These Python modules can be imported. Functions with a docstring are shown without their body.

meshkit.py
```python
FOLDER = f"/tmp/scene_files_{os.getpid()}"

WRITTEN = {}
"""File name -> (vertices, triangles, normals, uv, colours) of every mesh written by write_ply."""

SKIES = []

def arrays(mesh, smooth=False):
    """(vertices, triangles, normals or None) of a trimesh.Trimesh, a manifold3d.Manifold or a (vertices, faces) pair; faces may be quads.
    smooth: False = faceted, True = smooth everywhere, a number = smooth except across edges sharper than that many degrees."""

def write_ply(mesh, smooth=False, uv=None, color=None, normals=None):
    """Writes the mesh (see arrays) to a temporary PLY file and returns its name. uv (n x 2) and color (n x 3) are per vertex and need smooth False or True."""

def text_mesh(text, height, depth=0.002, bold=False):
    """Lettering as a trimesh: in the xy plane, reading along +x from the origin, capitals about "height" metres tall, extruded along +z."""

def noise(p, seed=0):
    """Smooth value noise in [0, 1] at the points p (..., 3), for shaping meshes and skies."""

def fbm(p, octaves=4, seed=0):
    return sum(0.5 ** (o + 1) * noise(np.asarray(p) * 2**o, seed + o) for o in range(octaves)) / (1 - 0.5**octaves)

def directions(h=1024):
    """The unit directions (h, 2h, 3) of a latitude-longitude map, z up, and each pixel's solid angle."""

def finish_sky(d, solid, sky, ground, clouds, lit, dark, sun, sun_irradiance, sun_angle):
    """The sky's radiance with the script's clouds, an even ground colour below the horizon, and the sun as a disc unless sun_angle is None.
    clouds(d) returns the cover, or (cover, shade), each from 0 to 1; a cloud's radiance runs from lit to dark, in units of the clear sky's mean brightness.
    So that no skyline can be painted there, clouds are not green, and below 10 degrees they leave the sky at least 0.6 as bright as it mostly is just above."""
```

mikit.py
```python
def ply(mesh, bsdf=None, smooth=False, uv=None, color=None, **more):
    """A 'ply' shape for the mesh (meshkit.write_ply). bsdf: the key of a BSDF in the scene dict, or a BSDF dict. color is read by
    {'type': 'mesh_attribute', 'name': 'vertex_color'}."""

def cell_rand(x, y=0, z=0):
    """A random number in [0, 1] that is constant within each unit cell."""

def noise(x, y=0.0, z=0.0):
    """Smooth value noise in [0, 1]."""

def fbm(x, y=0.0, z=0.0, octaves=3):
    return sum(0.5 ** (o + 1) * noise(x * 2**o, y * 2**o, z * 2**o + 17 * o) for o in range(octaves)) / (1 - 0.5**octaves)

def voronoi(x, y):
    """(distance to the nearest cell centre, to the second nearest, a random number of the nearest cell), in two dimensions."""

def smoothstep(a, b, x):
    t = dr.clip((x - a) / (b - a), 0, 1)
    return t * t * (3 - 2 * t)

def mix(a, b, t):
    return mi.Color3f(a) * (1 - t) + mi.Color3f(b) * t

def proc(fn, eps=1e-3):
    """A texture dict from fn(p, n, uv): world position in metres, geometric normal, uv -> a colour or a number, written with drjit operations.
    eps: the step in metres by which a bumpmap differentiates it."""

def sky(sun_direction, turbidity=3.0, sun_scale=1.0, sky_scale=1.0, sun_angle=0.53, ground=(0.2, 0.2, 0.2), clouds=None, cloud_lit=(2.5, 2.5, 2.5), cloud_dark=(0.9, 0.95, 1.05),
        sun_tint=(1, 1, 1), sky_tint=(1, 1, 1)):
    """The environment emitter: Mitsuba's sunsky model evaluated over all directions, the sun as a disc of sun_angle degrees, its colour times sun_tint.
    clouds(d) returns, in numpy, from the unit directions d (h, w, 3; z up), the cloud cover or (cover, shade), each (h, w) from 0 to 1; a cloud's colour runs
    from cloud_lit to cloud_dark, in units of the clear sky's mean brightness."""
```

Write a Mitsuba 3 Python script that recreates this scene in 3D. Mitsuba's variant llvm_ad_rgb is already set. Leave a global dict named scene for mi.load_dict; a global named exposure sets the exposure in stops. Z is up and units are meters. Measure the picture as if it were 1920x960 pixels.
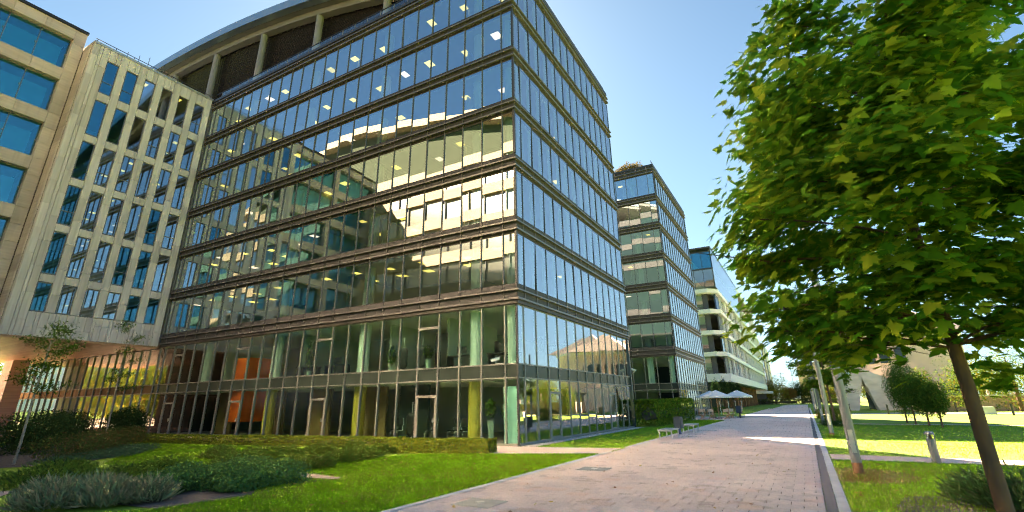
import math, random
import numpy as np, trimesh, drjit as dr, mitsuba as mi, mikit, meshkit
from mikit import proc, noise, fbm, voronoi, cell_rand, smoothstep, mix
from scipy.spatial.transform import Rotation as Rot
T = mi.ScalarTransform4f
R = np.random.default_rng(7)
random.seed(7)
scene, labels = {}, {}
# ---------------------------------------------------------------- camera, sky, exposure
exposure = 3.9
yaw, pitch, roll = .5118, .3421, -.0163
s_, c_ = math.sin(yaw), math.cos(yaw)
fw, rt, up = np.array([-s_, c_, 0]), np.array([c_, s_, 0]), np.array([0, 0, 1.])
F_ = fw*math.cos(pitch)+up*math.sin(pitch); U_ = -fw*math.sin(pitch)+up*math.cos(pitch)
U2 = -rt*math.sin(roll)+U_*math.cos(roll)
EYE = np.array([0, 0, 1.76])
scene['camera'] = {'type': 'perspective', 'fov': 2*math.degrees(math.atan(960/917.5)), 'fov_axis': 'x', 'near_clip': .05, 'far_clip': 4000,
    'principal_point_offset_y': (480-429.5)/960, 'to_world': T().look_at(EYE.tolist(), (EYE+F_).tolist(), U2.tolist())}
SUN = (-.492, .587, .643)
scene['sky'] = mikit.sky(SUN, turbidity=2.5, sun_scale=2.6, sun_tint=(1, .945, .86), sky_scale=.475, sky_tint=(.93, 1.0, .97), ground=(.12, .14, .08))

# ---------------------------------------------------------------- materials
def rgb(*v): return {'type': 'rgb', 'value': list(map(float, v if len(v) == 3 else v*3))}
def pr(col, rough=.6, **k):
    return {'type': 'principled', 'base_color': rgb(*col) if isinstance(col, tuple) else col, 'roughness': rough, **k}
def two(b): return {'type': 'twosided', 'bsdf': b}
def mat(name, b): scene[name] = b; return name
def bump(b, fn, scale=1.0, eps=1e-3): return {'type': 'bumpmap', 'arbitrary': proc(fn, eps), 'scale': scale, 'bsdf': b}
def tint(c, amt, f, stretch=(1, 1, 1), warm=0.0):
    def fn(p, n, uv):
        t = fbm(p.x*f*stretch[0], p.y*f*stretch[1], p.z*f*stretch[2], 3)
        return mi.Color3f(*c)*(1-amt+2*amt*t) + mi.Color3f(warm, 0, -warm)*(t-.5)
    return proc(fn)
mat('m_glass', {'type': 'thindielectric', 'int_ior': 4.6, 'specular_transmittance': rgb(.50, .68, .62), 'specular_reflectance': rgb(.84, .95, 1.0)})
mat('m_glass_side', {'type': 'thindielectric', 'int_ior': 4.4, 'specular_transmittance': rgb(.40, .52, .52)})
mat('m_glass_base', {'type': 'thindielectric', 'int_ior': 1.7, 'specular_transmittance': rgb(.60, .80, .72)})
mat('m_glass_blue', {'type': 'thindielectric', 'int_ior': 2.4, 'specular_transmittance': rgb(.10, .42, .60), 'specular_reflectance': rgb(.28, .80, 1.0)})
mat('m_glass_clear', {'type': 'thindielectric', 'int_ior': 1.6, 'specular_transmittance': rgb(.8, .88, .86)})
mat('m_glass_far', {'type': 'thindielectric', 'int_ior': 2.2, 'specular_transmittance': rgb(.6, .72, .62)})
mat('m_dark', two(bump(pr(tint((.038, .035, .041), .25, 2.0), .6), lambda p, n, uv: .5+.5*dr.sin(p.z*90), .0025)))
mat('m_soffit_dark', two(pr((.035, .03, .03), .5)))
mat('m_ledge', two(pr(tint((.16, .15, .157), .2, 1.5), .38, metallic=.35)))
mat('m_mull', two(pr((.11, .10, .10), .4, metallic=.3)))
mat('m_mull_dark', two(pr((.05, .05, .055), .4, metallic=.3)))
mat('m_frame', two(pr((.23, .225, .22), .42, metallic=.3)))
mat('m_greenpanel', two(pr((.03, .042, .038), .25)))
mat('m_floor_in', two(pr((.26, .245, .22), .6)))
mat('m_ceiling', two(pr((.66, .64, .56), .8)))
mat('m_core', two(pr(tint((.36, .35, .30), .6, .35, (1, 1, .4)), .8)))
mat('m_col_white', two(pr((.75, .78, .74), .5)))
mat('m_col_yellow', two(pr((.55, .40, .06), .5)))
mat('m_col_aqua', two(pr((.45, .66, .62), .5)))
mat('m_curtain', two(pr((.72, .74, .74), .9)))
mat('m_blind_green', two(pr((.50, .55, .38), .9)))
mat('m_brownwall', two(pr(tint((.20, .12, .05), .4, 1.2), .7)))
mat('m_orange', two(pr((.95, .16, .02), .6)))
mat('m_black', two(pr((.012, .012, .014), .6)))
mat('m_blackmetal', two(pr((.03, .03, .033), .4, metallic=.4)))
mat('m_white', two(pr((.75, .75, .74), .5)))
mat('m_roofmetal', two(bump(pr((.30, .36, .40), .3, metallic=.75), lambda p, n, uv: .5+.5*dr.sin(p.x*22), .004)))
mat('m_roofsoffit', two(bump(pr((.13, .125, .12), .55), lambda p, n, uv: smoothstep(.0, .12, dr.abs(p.x*4-dr.floor(p.x*4)-.5)), .01)))
mat('m_beam', two(pr(tint((.19, .185, .185), .15, .8), .6)))
mat('m_conc_col', two(pr(tint((.22, .218, .23), .15, 1.0), .7)))
mat('m_louvre', two(pr((.034, .029, .032), .45, metallic=.2)))
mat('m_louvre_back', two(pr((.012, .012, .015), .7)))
def stone(c, vert=True, amt=.2):
    st = (9, 9, .5) if vert else (.6, .6, 10)
    def fn(p, n, uv):
        g = fbm(p.x*st[0], p.y*st[1], p.z*st[2], 4)
        w = fbm(p.x*.35, p.y*.35, p.z*.25, 3)
        drip = smoothstep(.55, .8, fbm(p.y*5+p.x*5, 3.1, p.z*.22, 2))
        k = (1-amt+2*amt*g)*(.84+.32*w)*(1-.12*drip)
        return mi.Color3f(*c)*k
    return fn
for i, c in enumerate([(.61, .575, .58), (.54, .505, .51), (.66, .62, .625)]):
    mat('m_stone%d' % i, two(bump(pr(proc(stone(c)), .75), lambda p, n, uv: fbm(p.x*30, p.y*30, p.z*4, 2), .003)))
for i, c in enumerate([(.51, .435, .40), (.44, .375, .345), (.56, .48, .44)]):
    mat('m_tstone%d' % i, two(pr(proc(stone(c, False, .22)), .7)))
mat('m_joint', two(pr((.10, .085, .075), .9)))
mat('m_wood_soffit', two(bump(pr(tint((.40, .22, .12), .3, 1.2, (.2, 6, 1)), .45), lambda p, n, uv: smoothstep(.0, .06, dr.abs(p.y*3-dr.floor(p.y*3)-.5)), .006)))
mat('m_winframe', two(pr((.16, .16, .185), .4, metallic=.3)))
mat('m_whiteclad', two(pr(tint((.60, .635, .69), .08, .5), .5)))
mat('m_bluepanel', two(pr((.02, .05, .16), .35)))
mat('m_slate', two(bump(pr((.05, .055, .075), .5), lambda p, n, uv: .5+.5*dr.sin(p.y*7), .02)))
mat('m_lamp_on', two(pr((.8, .7, .4), .5)))
# ground
def grass_col(p, n, uv):
    big = fbm(p.x*.16, p.y*.16, 1.7, 3); mid = fbm(p.x*1.1, p.y*1.1, 5.2, 3); fine = fbm(p.x*14, p.y*14, 0, 2)
    c = mix((.105, .18, .012), (.16, .235, .016), smoothstep(.3, .7, big*.6+mid*.4))
    dry = smoothstep(.60, .78, fbm(p.x*.5+7, p.y*.9+3, 2.2, 3))
    d1 = smoothstep(1.5, .25, dr.sqrt(dr.square(p.x-.85)+dr.square((p.y-15.4)*.8))+.7*(mid-.5))
    c = mix(c, (.19, .17, .06), .5*dry)
    c = mix(c, (.33, .24, .12), .8*d1)
    return c*(.65+.7*fine)
mat('m_grass', two(pr(proc(grass_col), .9)))
mat('m_blade', {'type': 'principledthin', 'base_color': {'type': 'mesh_attribute', 'name': 'vertex_color'}, 'roughness': .55, 'diff_trans': 1.0})
mat('m_leaf', {'type': 'principledthin', 'base_color': {'type': 'mesh_attribute', 'name': 'vertex_color'}, 'roughness': .5, 'diff_trans': 1.25})
mat('m_leaf_matt', {'type': 'principledthin', 'base_color': {'type': 'mesh_attribute', 'name': 'vertex_color'}, 'roughness': .6, 'diff_trans': .6})
def pave_col(p, n, uv):
    w = fbm(p.x*.6, p.y*.6, 0, 3); g = fbm(p.x*25, p.y*25, 0, 2)
    row = dr.floor(p.y/.36); xx = (p.x+.36)/.40+.5*(row-2*dr.floor(row/2))
    r = cell_rand(dr.floor(xx), row, 5)
    fx = dr.abs(xx-dr.floor(xx)-.5)*.40; fy = dr.abs(p.y/.36-row-.5)*.36
    j = dr.maximum(smoothstep(.192, .197, fx), .55*smoothstep(.172, .177, fy))
    c = mix((.58, .47, .41), (.52, .425, .38), r)*(.82+.3*w)*(.88+.24*g)
    return mix(c, (.10, .085, .075), j*.85)
mat('m_pave_far', two(pr(proc(pave_col), .8)))
for i, c in enumerate([(.58, .47, .41), (.53, .435, .385), (.57, .435, .365)]):
    def fn(p, n, uv, c=c):
        stain = smoothstep(.62, .75, fbm(p.x*3.1, p.y*3.1, 9, 3))
        return mi.Color3f(*c)*(.80+.3*fbm(p.x*.7, p.y*.7, 0, 3))*(.86+.28*fbm(p.x*40, p.y*40, 0, 2))*(1-.20*stain)
    mat('m_paver%d' % i, two(bump(pr(proc(fn), .78), lambda p, n, uv: fbm(p.x*160, p.y*160, 0, 2), .0015)))
mat('m_joint_sand', two(pr((.085, .07, .06), .95)))
def walk_col(p, n, uv):
    return mi.Color3f(.55, .42, .34)*(.8+.4*fbm(p.x*.8, p.y*.8, 0, 3))*(.88+.24*fbm(p.x*30, p.y*30, 0, 2))
mat('m_walk', two(pr(proc(walk_col), .85)))
mat('m_sand', two(pr(tint((.42, .32, .21), .25, 6), .95)))
mat('m_kerb', two(pr(tint((.50, .48, .45), .16, 3), .75)))
mat('m_drain', two(bump(pr((.075, .065, .07), .6, metallic=.2), lambda p, n, uv: .5+.5*dr.sin(p.x*170), .004)))
mat('m_plate', two(bump(pr(tint((.20, .21, .21), .2, 6), .55, metallic=.2), lambda p, n, uv: fbm(p.x*60, p.y*60, 0, 2), .002)))
mat('m_gravel', two(bump(pr(tint((.42, .38, .33), .5, 22), .9), lambda p, n, uv: voronoi(p.x*28, p.y*28)[0], .02)))
mat('m_mulch', two(bump(pr(tint((.10, .085, .075), .5, 20), .95), lambda p, n, uv: fbm(p.x*40, p.y*40, 0, 3), .03)))
mat('m_bark', two(bump(pr(tint((.15, .085, .05), .4, 9, (1, 1, .35), .03), .85), lambda p, n, uv: fbm(p.x*60, p.y*60, p.z*9, 3), .012)))
mat('m_bark_pale', two(pr(tint((.33, .29, .25), .3, 14), .8)))
mat('m_post', two(pr(tint((.165, .18, .21), .12, 2.2), .42, metallic=.45)))
mat('m_rust', two(pr(tint((.17, .085, .045), .4, 12), .85)))
mat('m_galv', two(pr((.50, .50, .49), .4, metallic=.5)))
mat('m_bin', two(pr((.05, .065, .085), .45, metallic=.3)))
mat('m_canvas', two(pr((.72, .73, .76), .9)))
mat('m_chaircanvas', two(pr((.58, .46, .36), .9)))
mat('m_wood', two(pr(tint((.36, .19, .09), .3, 9), .55)))
mat('m_table', two(pr((.35, .33, .31), .4)))
mat('m_pot', two(pr((.55, .60, .50), .35)))
mat('m_conc', two(bump(pr(tint((.60, .56, .52), .25, .9, (1, 1, 2.2)), .85), lambda p, n, uv: fbm(p.x*4, p.y*4, p.z*2, 3), .05)))
mat('m_rotunda', two(pr(tint((.58, .47, .39), .12, .7), .85)))
mat('m_pinkwall', two(pr(tint((.42, .31, .26), .2, .8), .85)))
mat('m_window_dark', two(pr((.02, .035, .04), .12)))
mat('m_mirrorglass', two({'type': 'roughconductor', 'material': 'none', 'distribution': 'beckmann', 'alpha_u': .34, 'alpha_v': .115, 'specular_reflectance': rgb(.95, .90, .78)}))
mat('m_creamband', two(pr(tint((.27, .20, .13), .08, 1), .7)))
mat('m_silver', two(pr((.6, .6, .6), .3, metallic=.8)))

# ---------------------------------------------------------------- helpers
_n = {}
def key(k):
    i = _n.get(k, -1)+1; _n[k] = i
    return k if i == 0 else '%s_%03d' % (k, i)
def lab(k, label, cat=None, group=None, kind=None):
    labels[k] = {a: b for a, b in (('label', label), ('category', cat), ('group', group), ('kind', kind)) if b}
    return k
def thing(name, label, cat, group=None): return lab(key(name), label, cat, group)
def pk(parent, name): return key(parent+'__'+name)
def add(k, d, m): scene[k] = {**d, 'bsdf': {'type': 'ref', 'id': m}}; return k
BOX = mikit.ply(trimesh.creation.box((1, 1, 1)))
def _bev():
    a, b = .5, .5-.03
    v = [(-a, -a, -.5), (a, -a, -.5), (a, a, -.5), (-a, a, -.5), (-a, -a, .35), (a, -a, .35), (a, a, .35), (-a, a, .35), (-b, -b, .5), (b, -b, .5), (b, b, .5), (-b, b, .5)]
    q = []
    for o in (0, 4):
        for i in range(4): q.append((o+i, o+(i+1) % 4, o+4+(i+1) % 4, o+4+i))
    q.append((8, 9, 10, 11))
    return (np.array(v), np.array(q))
BEV = mikit.ply(_bev())
QUAD = mikit.ply((np.array([(-.5, 0, -.5), (.5, 0, -.5), (.5, 0, .5), (-.5, 0, .5)]), np.array([(0, 1, 2, 3)])), uv=np.array([(0, 0), (1, 0), (1, 1), (0, 1)]))   # faces -y
CYL = mikit.ply(trimesh.creation.cylinder(1, 1, sections=20), smooth=40)
def tf(x, y, z, sx, sy, sz, rz=0.0, rx=0.0, ry=0.0):
    t = T().translate([float(x), float(y), float(z)])
    if rz: t = t.rotate([0, 0, 1], float(rz))
    if ry: t = t.rotate([0, 1, 0], float(ry))
    if rx: t = t.rotate([1, 0, 0], float(rx))
    return t.scale([float(sx), float(sy), float(sz)])
def bx(parent, name, m, x0, x1, y0, y1, z0, z1, rz=0, rx=0, ry=0, shape=None):
    k = pk(parent, name) if parent else key(name)
    return add(k, {**(shape or BOX), 'to_world': tf((x0+x1)/2, (y0+y1)/2, (z0+z1)/2, x1-x0, y1-y0, z1-z0, rz, rx, ry)}, m)
def quad_y(parent, name, m, x0, x1, y, z0, z1, j=0.0):     # pane facing -y
    return add(pk(parent, name), {**QUAD, 'to_world': tf((x0+x1)/2, y, (z0+z1)/2, x1-x0, 1, z1-z0, R.normal(0, j) if j else 0, R.normal(0, j) if j else 0)}, m)
def quad_x(parent, name, m, x, y0, y1, z0, z1, j=0.0):     # pane facing +x
    return add(pk(parent, name), {**QUAD, 'to_world': tf(x, (y0+y1)/2, (z0+z1)/2, y1-y0, 1, z1-z0, 90+(R.normal(0, j) if j else 0), R.normal(0, j) if j else 0)}, m)
def cyl(parent, name, m, x, y, z0, z1, r, rx=0, ry=0):
    k = pk(parent, name) if parent else key(name)
    return add(k, {**CYL, 'to_world': tf(x, y, (z0+z1)/2, r, r, z1-z0, 0, rx, ry)}, m)
def ms(parent, name, mesh, m, smooth=False, color=None, kind=None):
    k = pk(parent, name) if parent else key(name)
    add(k, mikit.ply(mesh, smooth=smooth, color=color), m)
    if kind: labels.setdefault(k, {})['kind'] = kind
    return k
def cat(ml): return trimesh.util.concatenate(ml)
def mbox(x0, x1, y0, y1, z0, z1):
    m = trimesh.creation.box((x1-x0, y1-y0, z1-z0)); m.apply_translation(((x0+x1)/2, (y0+y1)/2, (z0+z1)/2)); return m
def tube(pts, rad, sides=8):
    p = np.asarray(pts, float); n = len(p); r = np.broadcast_to(rad, (n,)).astype(float)
    t = np.gradient(p, axis=0); t /= np.linalg.norm(t, axis=1, keepdims=True)+1e-9
    a = np.cross(t, np.where(np.abs(t[:, 2:]) < .9, [[0, 0, 1.]], [[1., 0, 0]])); a /= np.linalg.norm(a, axis=1, keepdims=True)+1e-9
    b = np.cross(t, a); th = np.arange(sides)*2*np.pi/sides
    v = p[:, None]+r[:, None, None]*(np.cos(th)[None, :, None]*a[:, None]+np.sin(th)[None, :, None]*b[:, None])
    f = [(i*sides+j, i*sides+(j+1) % sides, (i+1)*sides+(j+1) % sides, (i+1)*sides+j) for i in range(n-1) for j in range(sides)]
    f = np.array(f); f = np.vstack([f[:, [0, 1, 2]], f[:, [0, 2, 3]]])
    caps = [(0, j+1, j) for j in range(1, sides-1)]+[((n-1)*sides, (n-1)*sides+j, (n-1)*sides+j+1) for j in range(1, sides-1)]
    return trimesh.Trimesh(v.reshape(-1, 3), np.vstack([f, caps]), process=False)
def rot_to(n, spin):
    """rotation matrices whose z axis is n (k,3), spun about it"""
    n = n/np.linalg.norm(n, axis=1, keepdims=True)
    a = np.cross(n, np.where(np.abs(n[:, 2:]) < .95, [[0, 0, 1.]], [[1., 0, 0]])); a /= np.linalg.norm(a, axis=1, keepdims=True)
    b = np.cross(n, a); c, s = np.cos(spin)[:, None], np.sin(spin)[:, None]
    return np.stack([a*c+b*s, b*c-a*s, n], 2)
def scatter(tv, tfc, pos, mats, size):
    """copies of a template (verts, tris): returns vertices, faces"""
    k = len(pos)
    v = np.einsum('kij,nj->kni', mats, tv)*np.asarray(size).reshape(-1, 1, 1)+pos[:, None]
    f = tfc[None]+(np.arange(k)*len(tv))[:, None, None]
    return v.reshape(-1, 3), f.reshape(-1, 3)
def vcol(base, k, nv, var=.25, hue=.25, acc=None, pacc=0):
    b = np.tile(np.array(base, float), (k, 1))*(1+var*R.uniform(-1, 1, (k, 1)))
    b[:, 0] *= 1+hue*R.uniform(-1, 1, k)
    if acc is not None:
        w = R.random(k) < pacc; b[w] = np.array(acc)*(1+.3*R.uniform(-1, 1, (w.sum(), 1)))
    return np.repeat(np.clip(b, .003, .9), nv, 0)
LV = np.array([(0, -.5, 0), (.28, 0, .05), (0, .5, 0), (-.28, 0, .05)]); LF = np.array([(0, 1, 2), (0, 2, 3)])
NV = np.array([(0, 0, 0), (.07, .5, .03), (0, 1, -.05), (-.07, .5, .03)]); NF = LF
def blob_leaves(n, c, r, size, base, up_bias=.5, shell=.55, flat=None, acc=None, pacc=0, lump=.35, seed=0):
    """leaf cloud in an uneven ellipsoid"""
    d = R.normal(size=(n, 3)); d /= np.linalg.norm(d, axis=1, keepdims=True)
    rad = shell+(1-shell)*R.random(n)**.6
    rad *= 1-lump+2*lump*meshkit.fbm(d*1.7+seed*3.3, 3, seed)
    p = d*rad[:, None]*np.array(r)+np.array(c)
    nrm = d*.8+np.array([0, 0, up_bias])+R.normal(0, .45, (n, 3))
    v, f = scatter(LV, LF, p, rot_to(nrm, R.uniform(0, 6.28, n)), size*R.uniform(.7, 1.3, n))
    return v, f, vcol(base, n, 4, .3, .3, acc, pacc)
def merge_l(parts):
    vs, fs, cs, o = [], [], [], 0
    for v, f, c in parts: vs.append(v); fs.append(f+o); cs.append(c); o += len(v)
    return (np.vstack(vs), np.vstack(fs)), np.vstack(cs)
# ---------------------------------------------------------------- ground, path, kerbs
def sheet(name, m, poly, z, kind='structure', label=None):
    from shapely.geometry import Polygon
    v, f = trimesh.creation.triangulate_polygon(Polygon(poly), engine='earcut')
    v = np.c_[v, np.full(len(v), z)]
    nz = np.cross(v[f[:, 1]]-v[f[:, 0]], v[f[:, 2]]-v[f[:, 0]])[:, 2]; f[nz < 0] = f[nz < 0][:, ::-1]
    k = key(name); add(k, mikit.ply((v, f)), m); labels[k] = {'kind': kind}
    if label: labels[k]['label'] = label
    return k
def rect(x0, x1, y0, y1): return [(x0, y0), (x1, y0), (x1, y1), (x0, y1)]
sheet('ground', 'm_grass', rect(-1500, 1500, -1500, 1500), 0, label='green lawn sheet reaching out to the horizon')
PATH = sheet('path', 'm_joint_sand', rect(-6.6, -.04, -6, 26.2), .004, label='broad promenade of pinkish grey pavers beside the glass buildings')
sheet('path_far', 'm_pave_far', [(-6.6, 26.2), (-.04, 26.2), (-.04, 200), (-6.0, 200), (-6.0, 110), (-6.6, 95)], .024, label='far stretch of the paved promenade running to the trees')
sheet('terrace', 'm_pave_far', [(-11, 53.5), (-6.6, 51.5), (-6.6, 62), (-11, 62)], .02, label='paved cafe terrace between hedge and promenade')
sheet('walkway', 'm_walk', [(-42, 18.0), (-24, 18.4), (-12, 17.2), (-10.2, 16.9), (-6.75, 18.3), (-6.75, 20.6), (-10.3, 20.0), (-42, 20.0)], .012, label='pinkish walkway along the foot of the glass building')
sheet('plaza', 'm_walk', [(-130, -40), (-46, -40), (-46, 20.1), (-72, 20.1), (-72, 12), (-130, 12)], .012, label='pale paved yard beyond the stone block and its underpass')
sheet('footpath', 'm_walk', [(.34, 19.0), (5, 18.9), (14, 18.0), (30, 17), (30, 18.6), (14, 19.6), (5, 20.3), (.34, 20.7)], .012, label='narrow pinkish footpath crossing the right lawn')
sheet('footpath', 'm_walk', [(.34, 44.5), (12, 42.8), (40, 38), (40, 38.8), (12, 43.5), (.34, 45.2)], .012, label='thin footpath past the four clipped trees')
sheet('footpath', 'm_walk', [(.34, 66), (9, 73), (40, 66), (40, 69.5), (9, 76.5), (.34, 71)], .012, label='pale footpath across the far end of the right lawn')
sheet('sand_patch', 'm_sand', [(-13.2, 9.75), (-11.9, 9.65), (-10.7, 9.85), (-11.0, 10.2), (-12.2, 10.45), (-13.4, 10.5)], .012, label='bare sandy strip worn into the lawn')
sheet('sand_path', 'm_sand', [(-14.2, 10.4), (-13.5, 10.3), (-15.4, 13.2), (-15.2, 15.6), (-15.9, 15.8), (-16.2, 13.2)], .010, label='narrow sandy path between two juniper rows')
sheet('stone_edge', 'm_walk', [(-17, 3), (-15.3, 4.6), (-16.4, 5.4), (-18.5, 4.6)], .012, label='corner of pinkish paving at the lower left')
sheet('soil_bed', 'm_mulch', [(.95, 11.2), (1.3, 10.2), (3.2, 10.2), (3.2, 12.9), (1.9, 12.9), (1.25, 12.5)], .012, label='dark soil bed under the spreading juniper')
sheet('soil_bed', 'm_mulch', [(-14.4, 5.4), (-10.9, 5.7), (-10.5, 7.2), (-11.0, 9.5), (-13.5, 9.6), (-15.4, 7.5)], .012, label='dark soil bed under the low green shrub')
sheet('soil_bed', 'm_mulch', [(-33, 9.5), (-24, 6.3), (-22.5, 8.8), (-26, 12.4), (-30, 14.2), (-42, 18), (-50, 16)], .012, label='dark soil of the planting bed below the stone block')
sheet('gravel_strip', 'm_gravel', [(-11, 20.1), (-10.35, 20.1), (-10.35, 37.5), (-11, 37.5)], .012, label='pale gravel strip at the foot of the glass side wall')
# pavers, 0.40 x 0.36, in running bond
rows = []
for j in range(15, 73):
    for i in range(-1, 17):
        x0 = -6.56+.40*i+(.2 if j % 2 else 0); x1 = x0+.386
        x0, x1 = max(x0, -6.59), min(x1, -.05)
        if x1-x0 > .08: rows.append((j, x0, x1))
def near(r): return math.hypot((r[1]+r[2])/2, r[0]*.36+.18)
rows.sort(key=lambda r: (near(r) if r[0]*.36 > 6.6 else 99))
far = []
for q, (j, x0, x1) in enumerate(rows):
    y0 = j*.36
    if q < 300:
        bx(PATH, 'paver', 'm_paver%d' % R.choice(3, p=[.5, .38, .12]), x0, x1, y0+.004, y0+.354, -.03, .024+R.normal(0, .0012), rx=R.normal(0, .12), ry=R.normal(0, .12), shape=BEV)
    else:
        far.append(mbox(x0, x1, y0+.003, y0+.354, .0, .024+R.normal(0, .001)))
ms(PATH, 'paver_field', cat(far), 'm_paver0', kind='stuff')
kb = thing('kerb', 'pale grey kerb of flush stones along the right edge of the promenade', 'kerb')
y = 3.0
while y < 120:
    L = 1.0 if y < 30 else 5.0
    bx(kb, 'stone', 'm_kerb', .135, .305, y, y+L-.008, -.1, .03+R.normal(0, .0015)); y += L
kb = thing('kerb', 'thin pale kerb between the left lawn and the promenade', 'kerb')
y = 3.0
while y < 120:
    L = 1.0 if y < 30 else 5.0
    if not 18.4 < y < 20.2: bx(kb, 'stone', 'm_kerb', -6.74, -6.60, y, y+L-.008, -.1, .034+R.normal(0, .0015))
    y += L
dn = thing('drain_channel', 'dark slotted drainage channel inside the right kerb', 'drain')
y = 3.0
while y < 120:
    L = 1.0 if y < 30 else 6.0
    bx(dn, 'grate', 'm_drain', -.035, .13, y, y+L-.006, -.1, .027); y += L
for (cx, cy) in ((-5.62, 8.62), (-5.42, 14.05)):
    k = thing('floor_plate', {8.62: 'square slate ground plate with a small lamp in the front of the path', 14.05: 'square slate ground plate with a small lamp farther up the path'}[cy], 'ground plate', 'slate plates set in the paving')
    bx(k, 'plate', 'm_plate', cx-.40, cx+.40, cy-.36, cy+.36, -.02, .031)
    cyl(k, 'lens', 'm_galv', cx, cy, .031, .045, .09)
for n, yy in enumerate((23.5, 28.2, 29.7, 33.6, 39.2)):
    w = ('beside the nearer bench', 'beside the litter bin', 'between bin and farther bench', 'beyond the farther bench', 'nearest the cafe terrace')[n]
    k = thing('slot_plate', 'narrow slate strip in the paving '+w, 'ground plate', 'slate strips by the benches')
    bx(k, 'plate', 'm_plate', -5.95, -5.0, yy-.11, yy+.11, -.02, .031)

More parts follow.
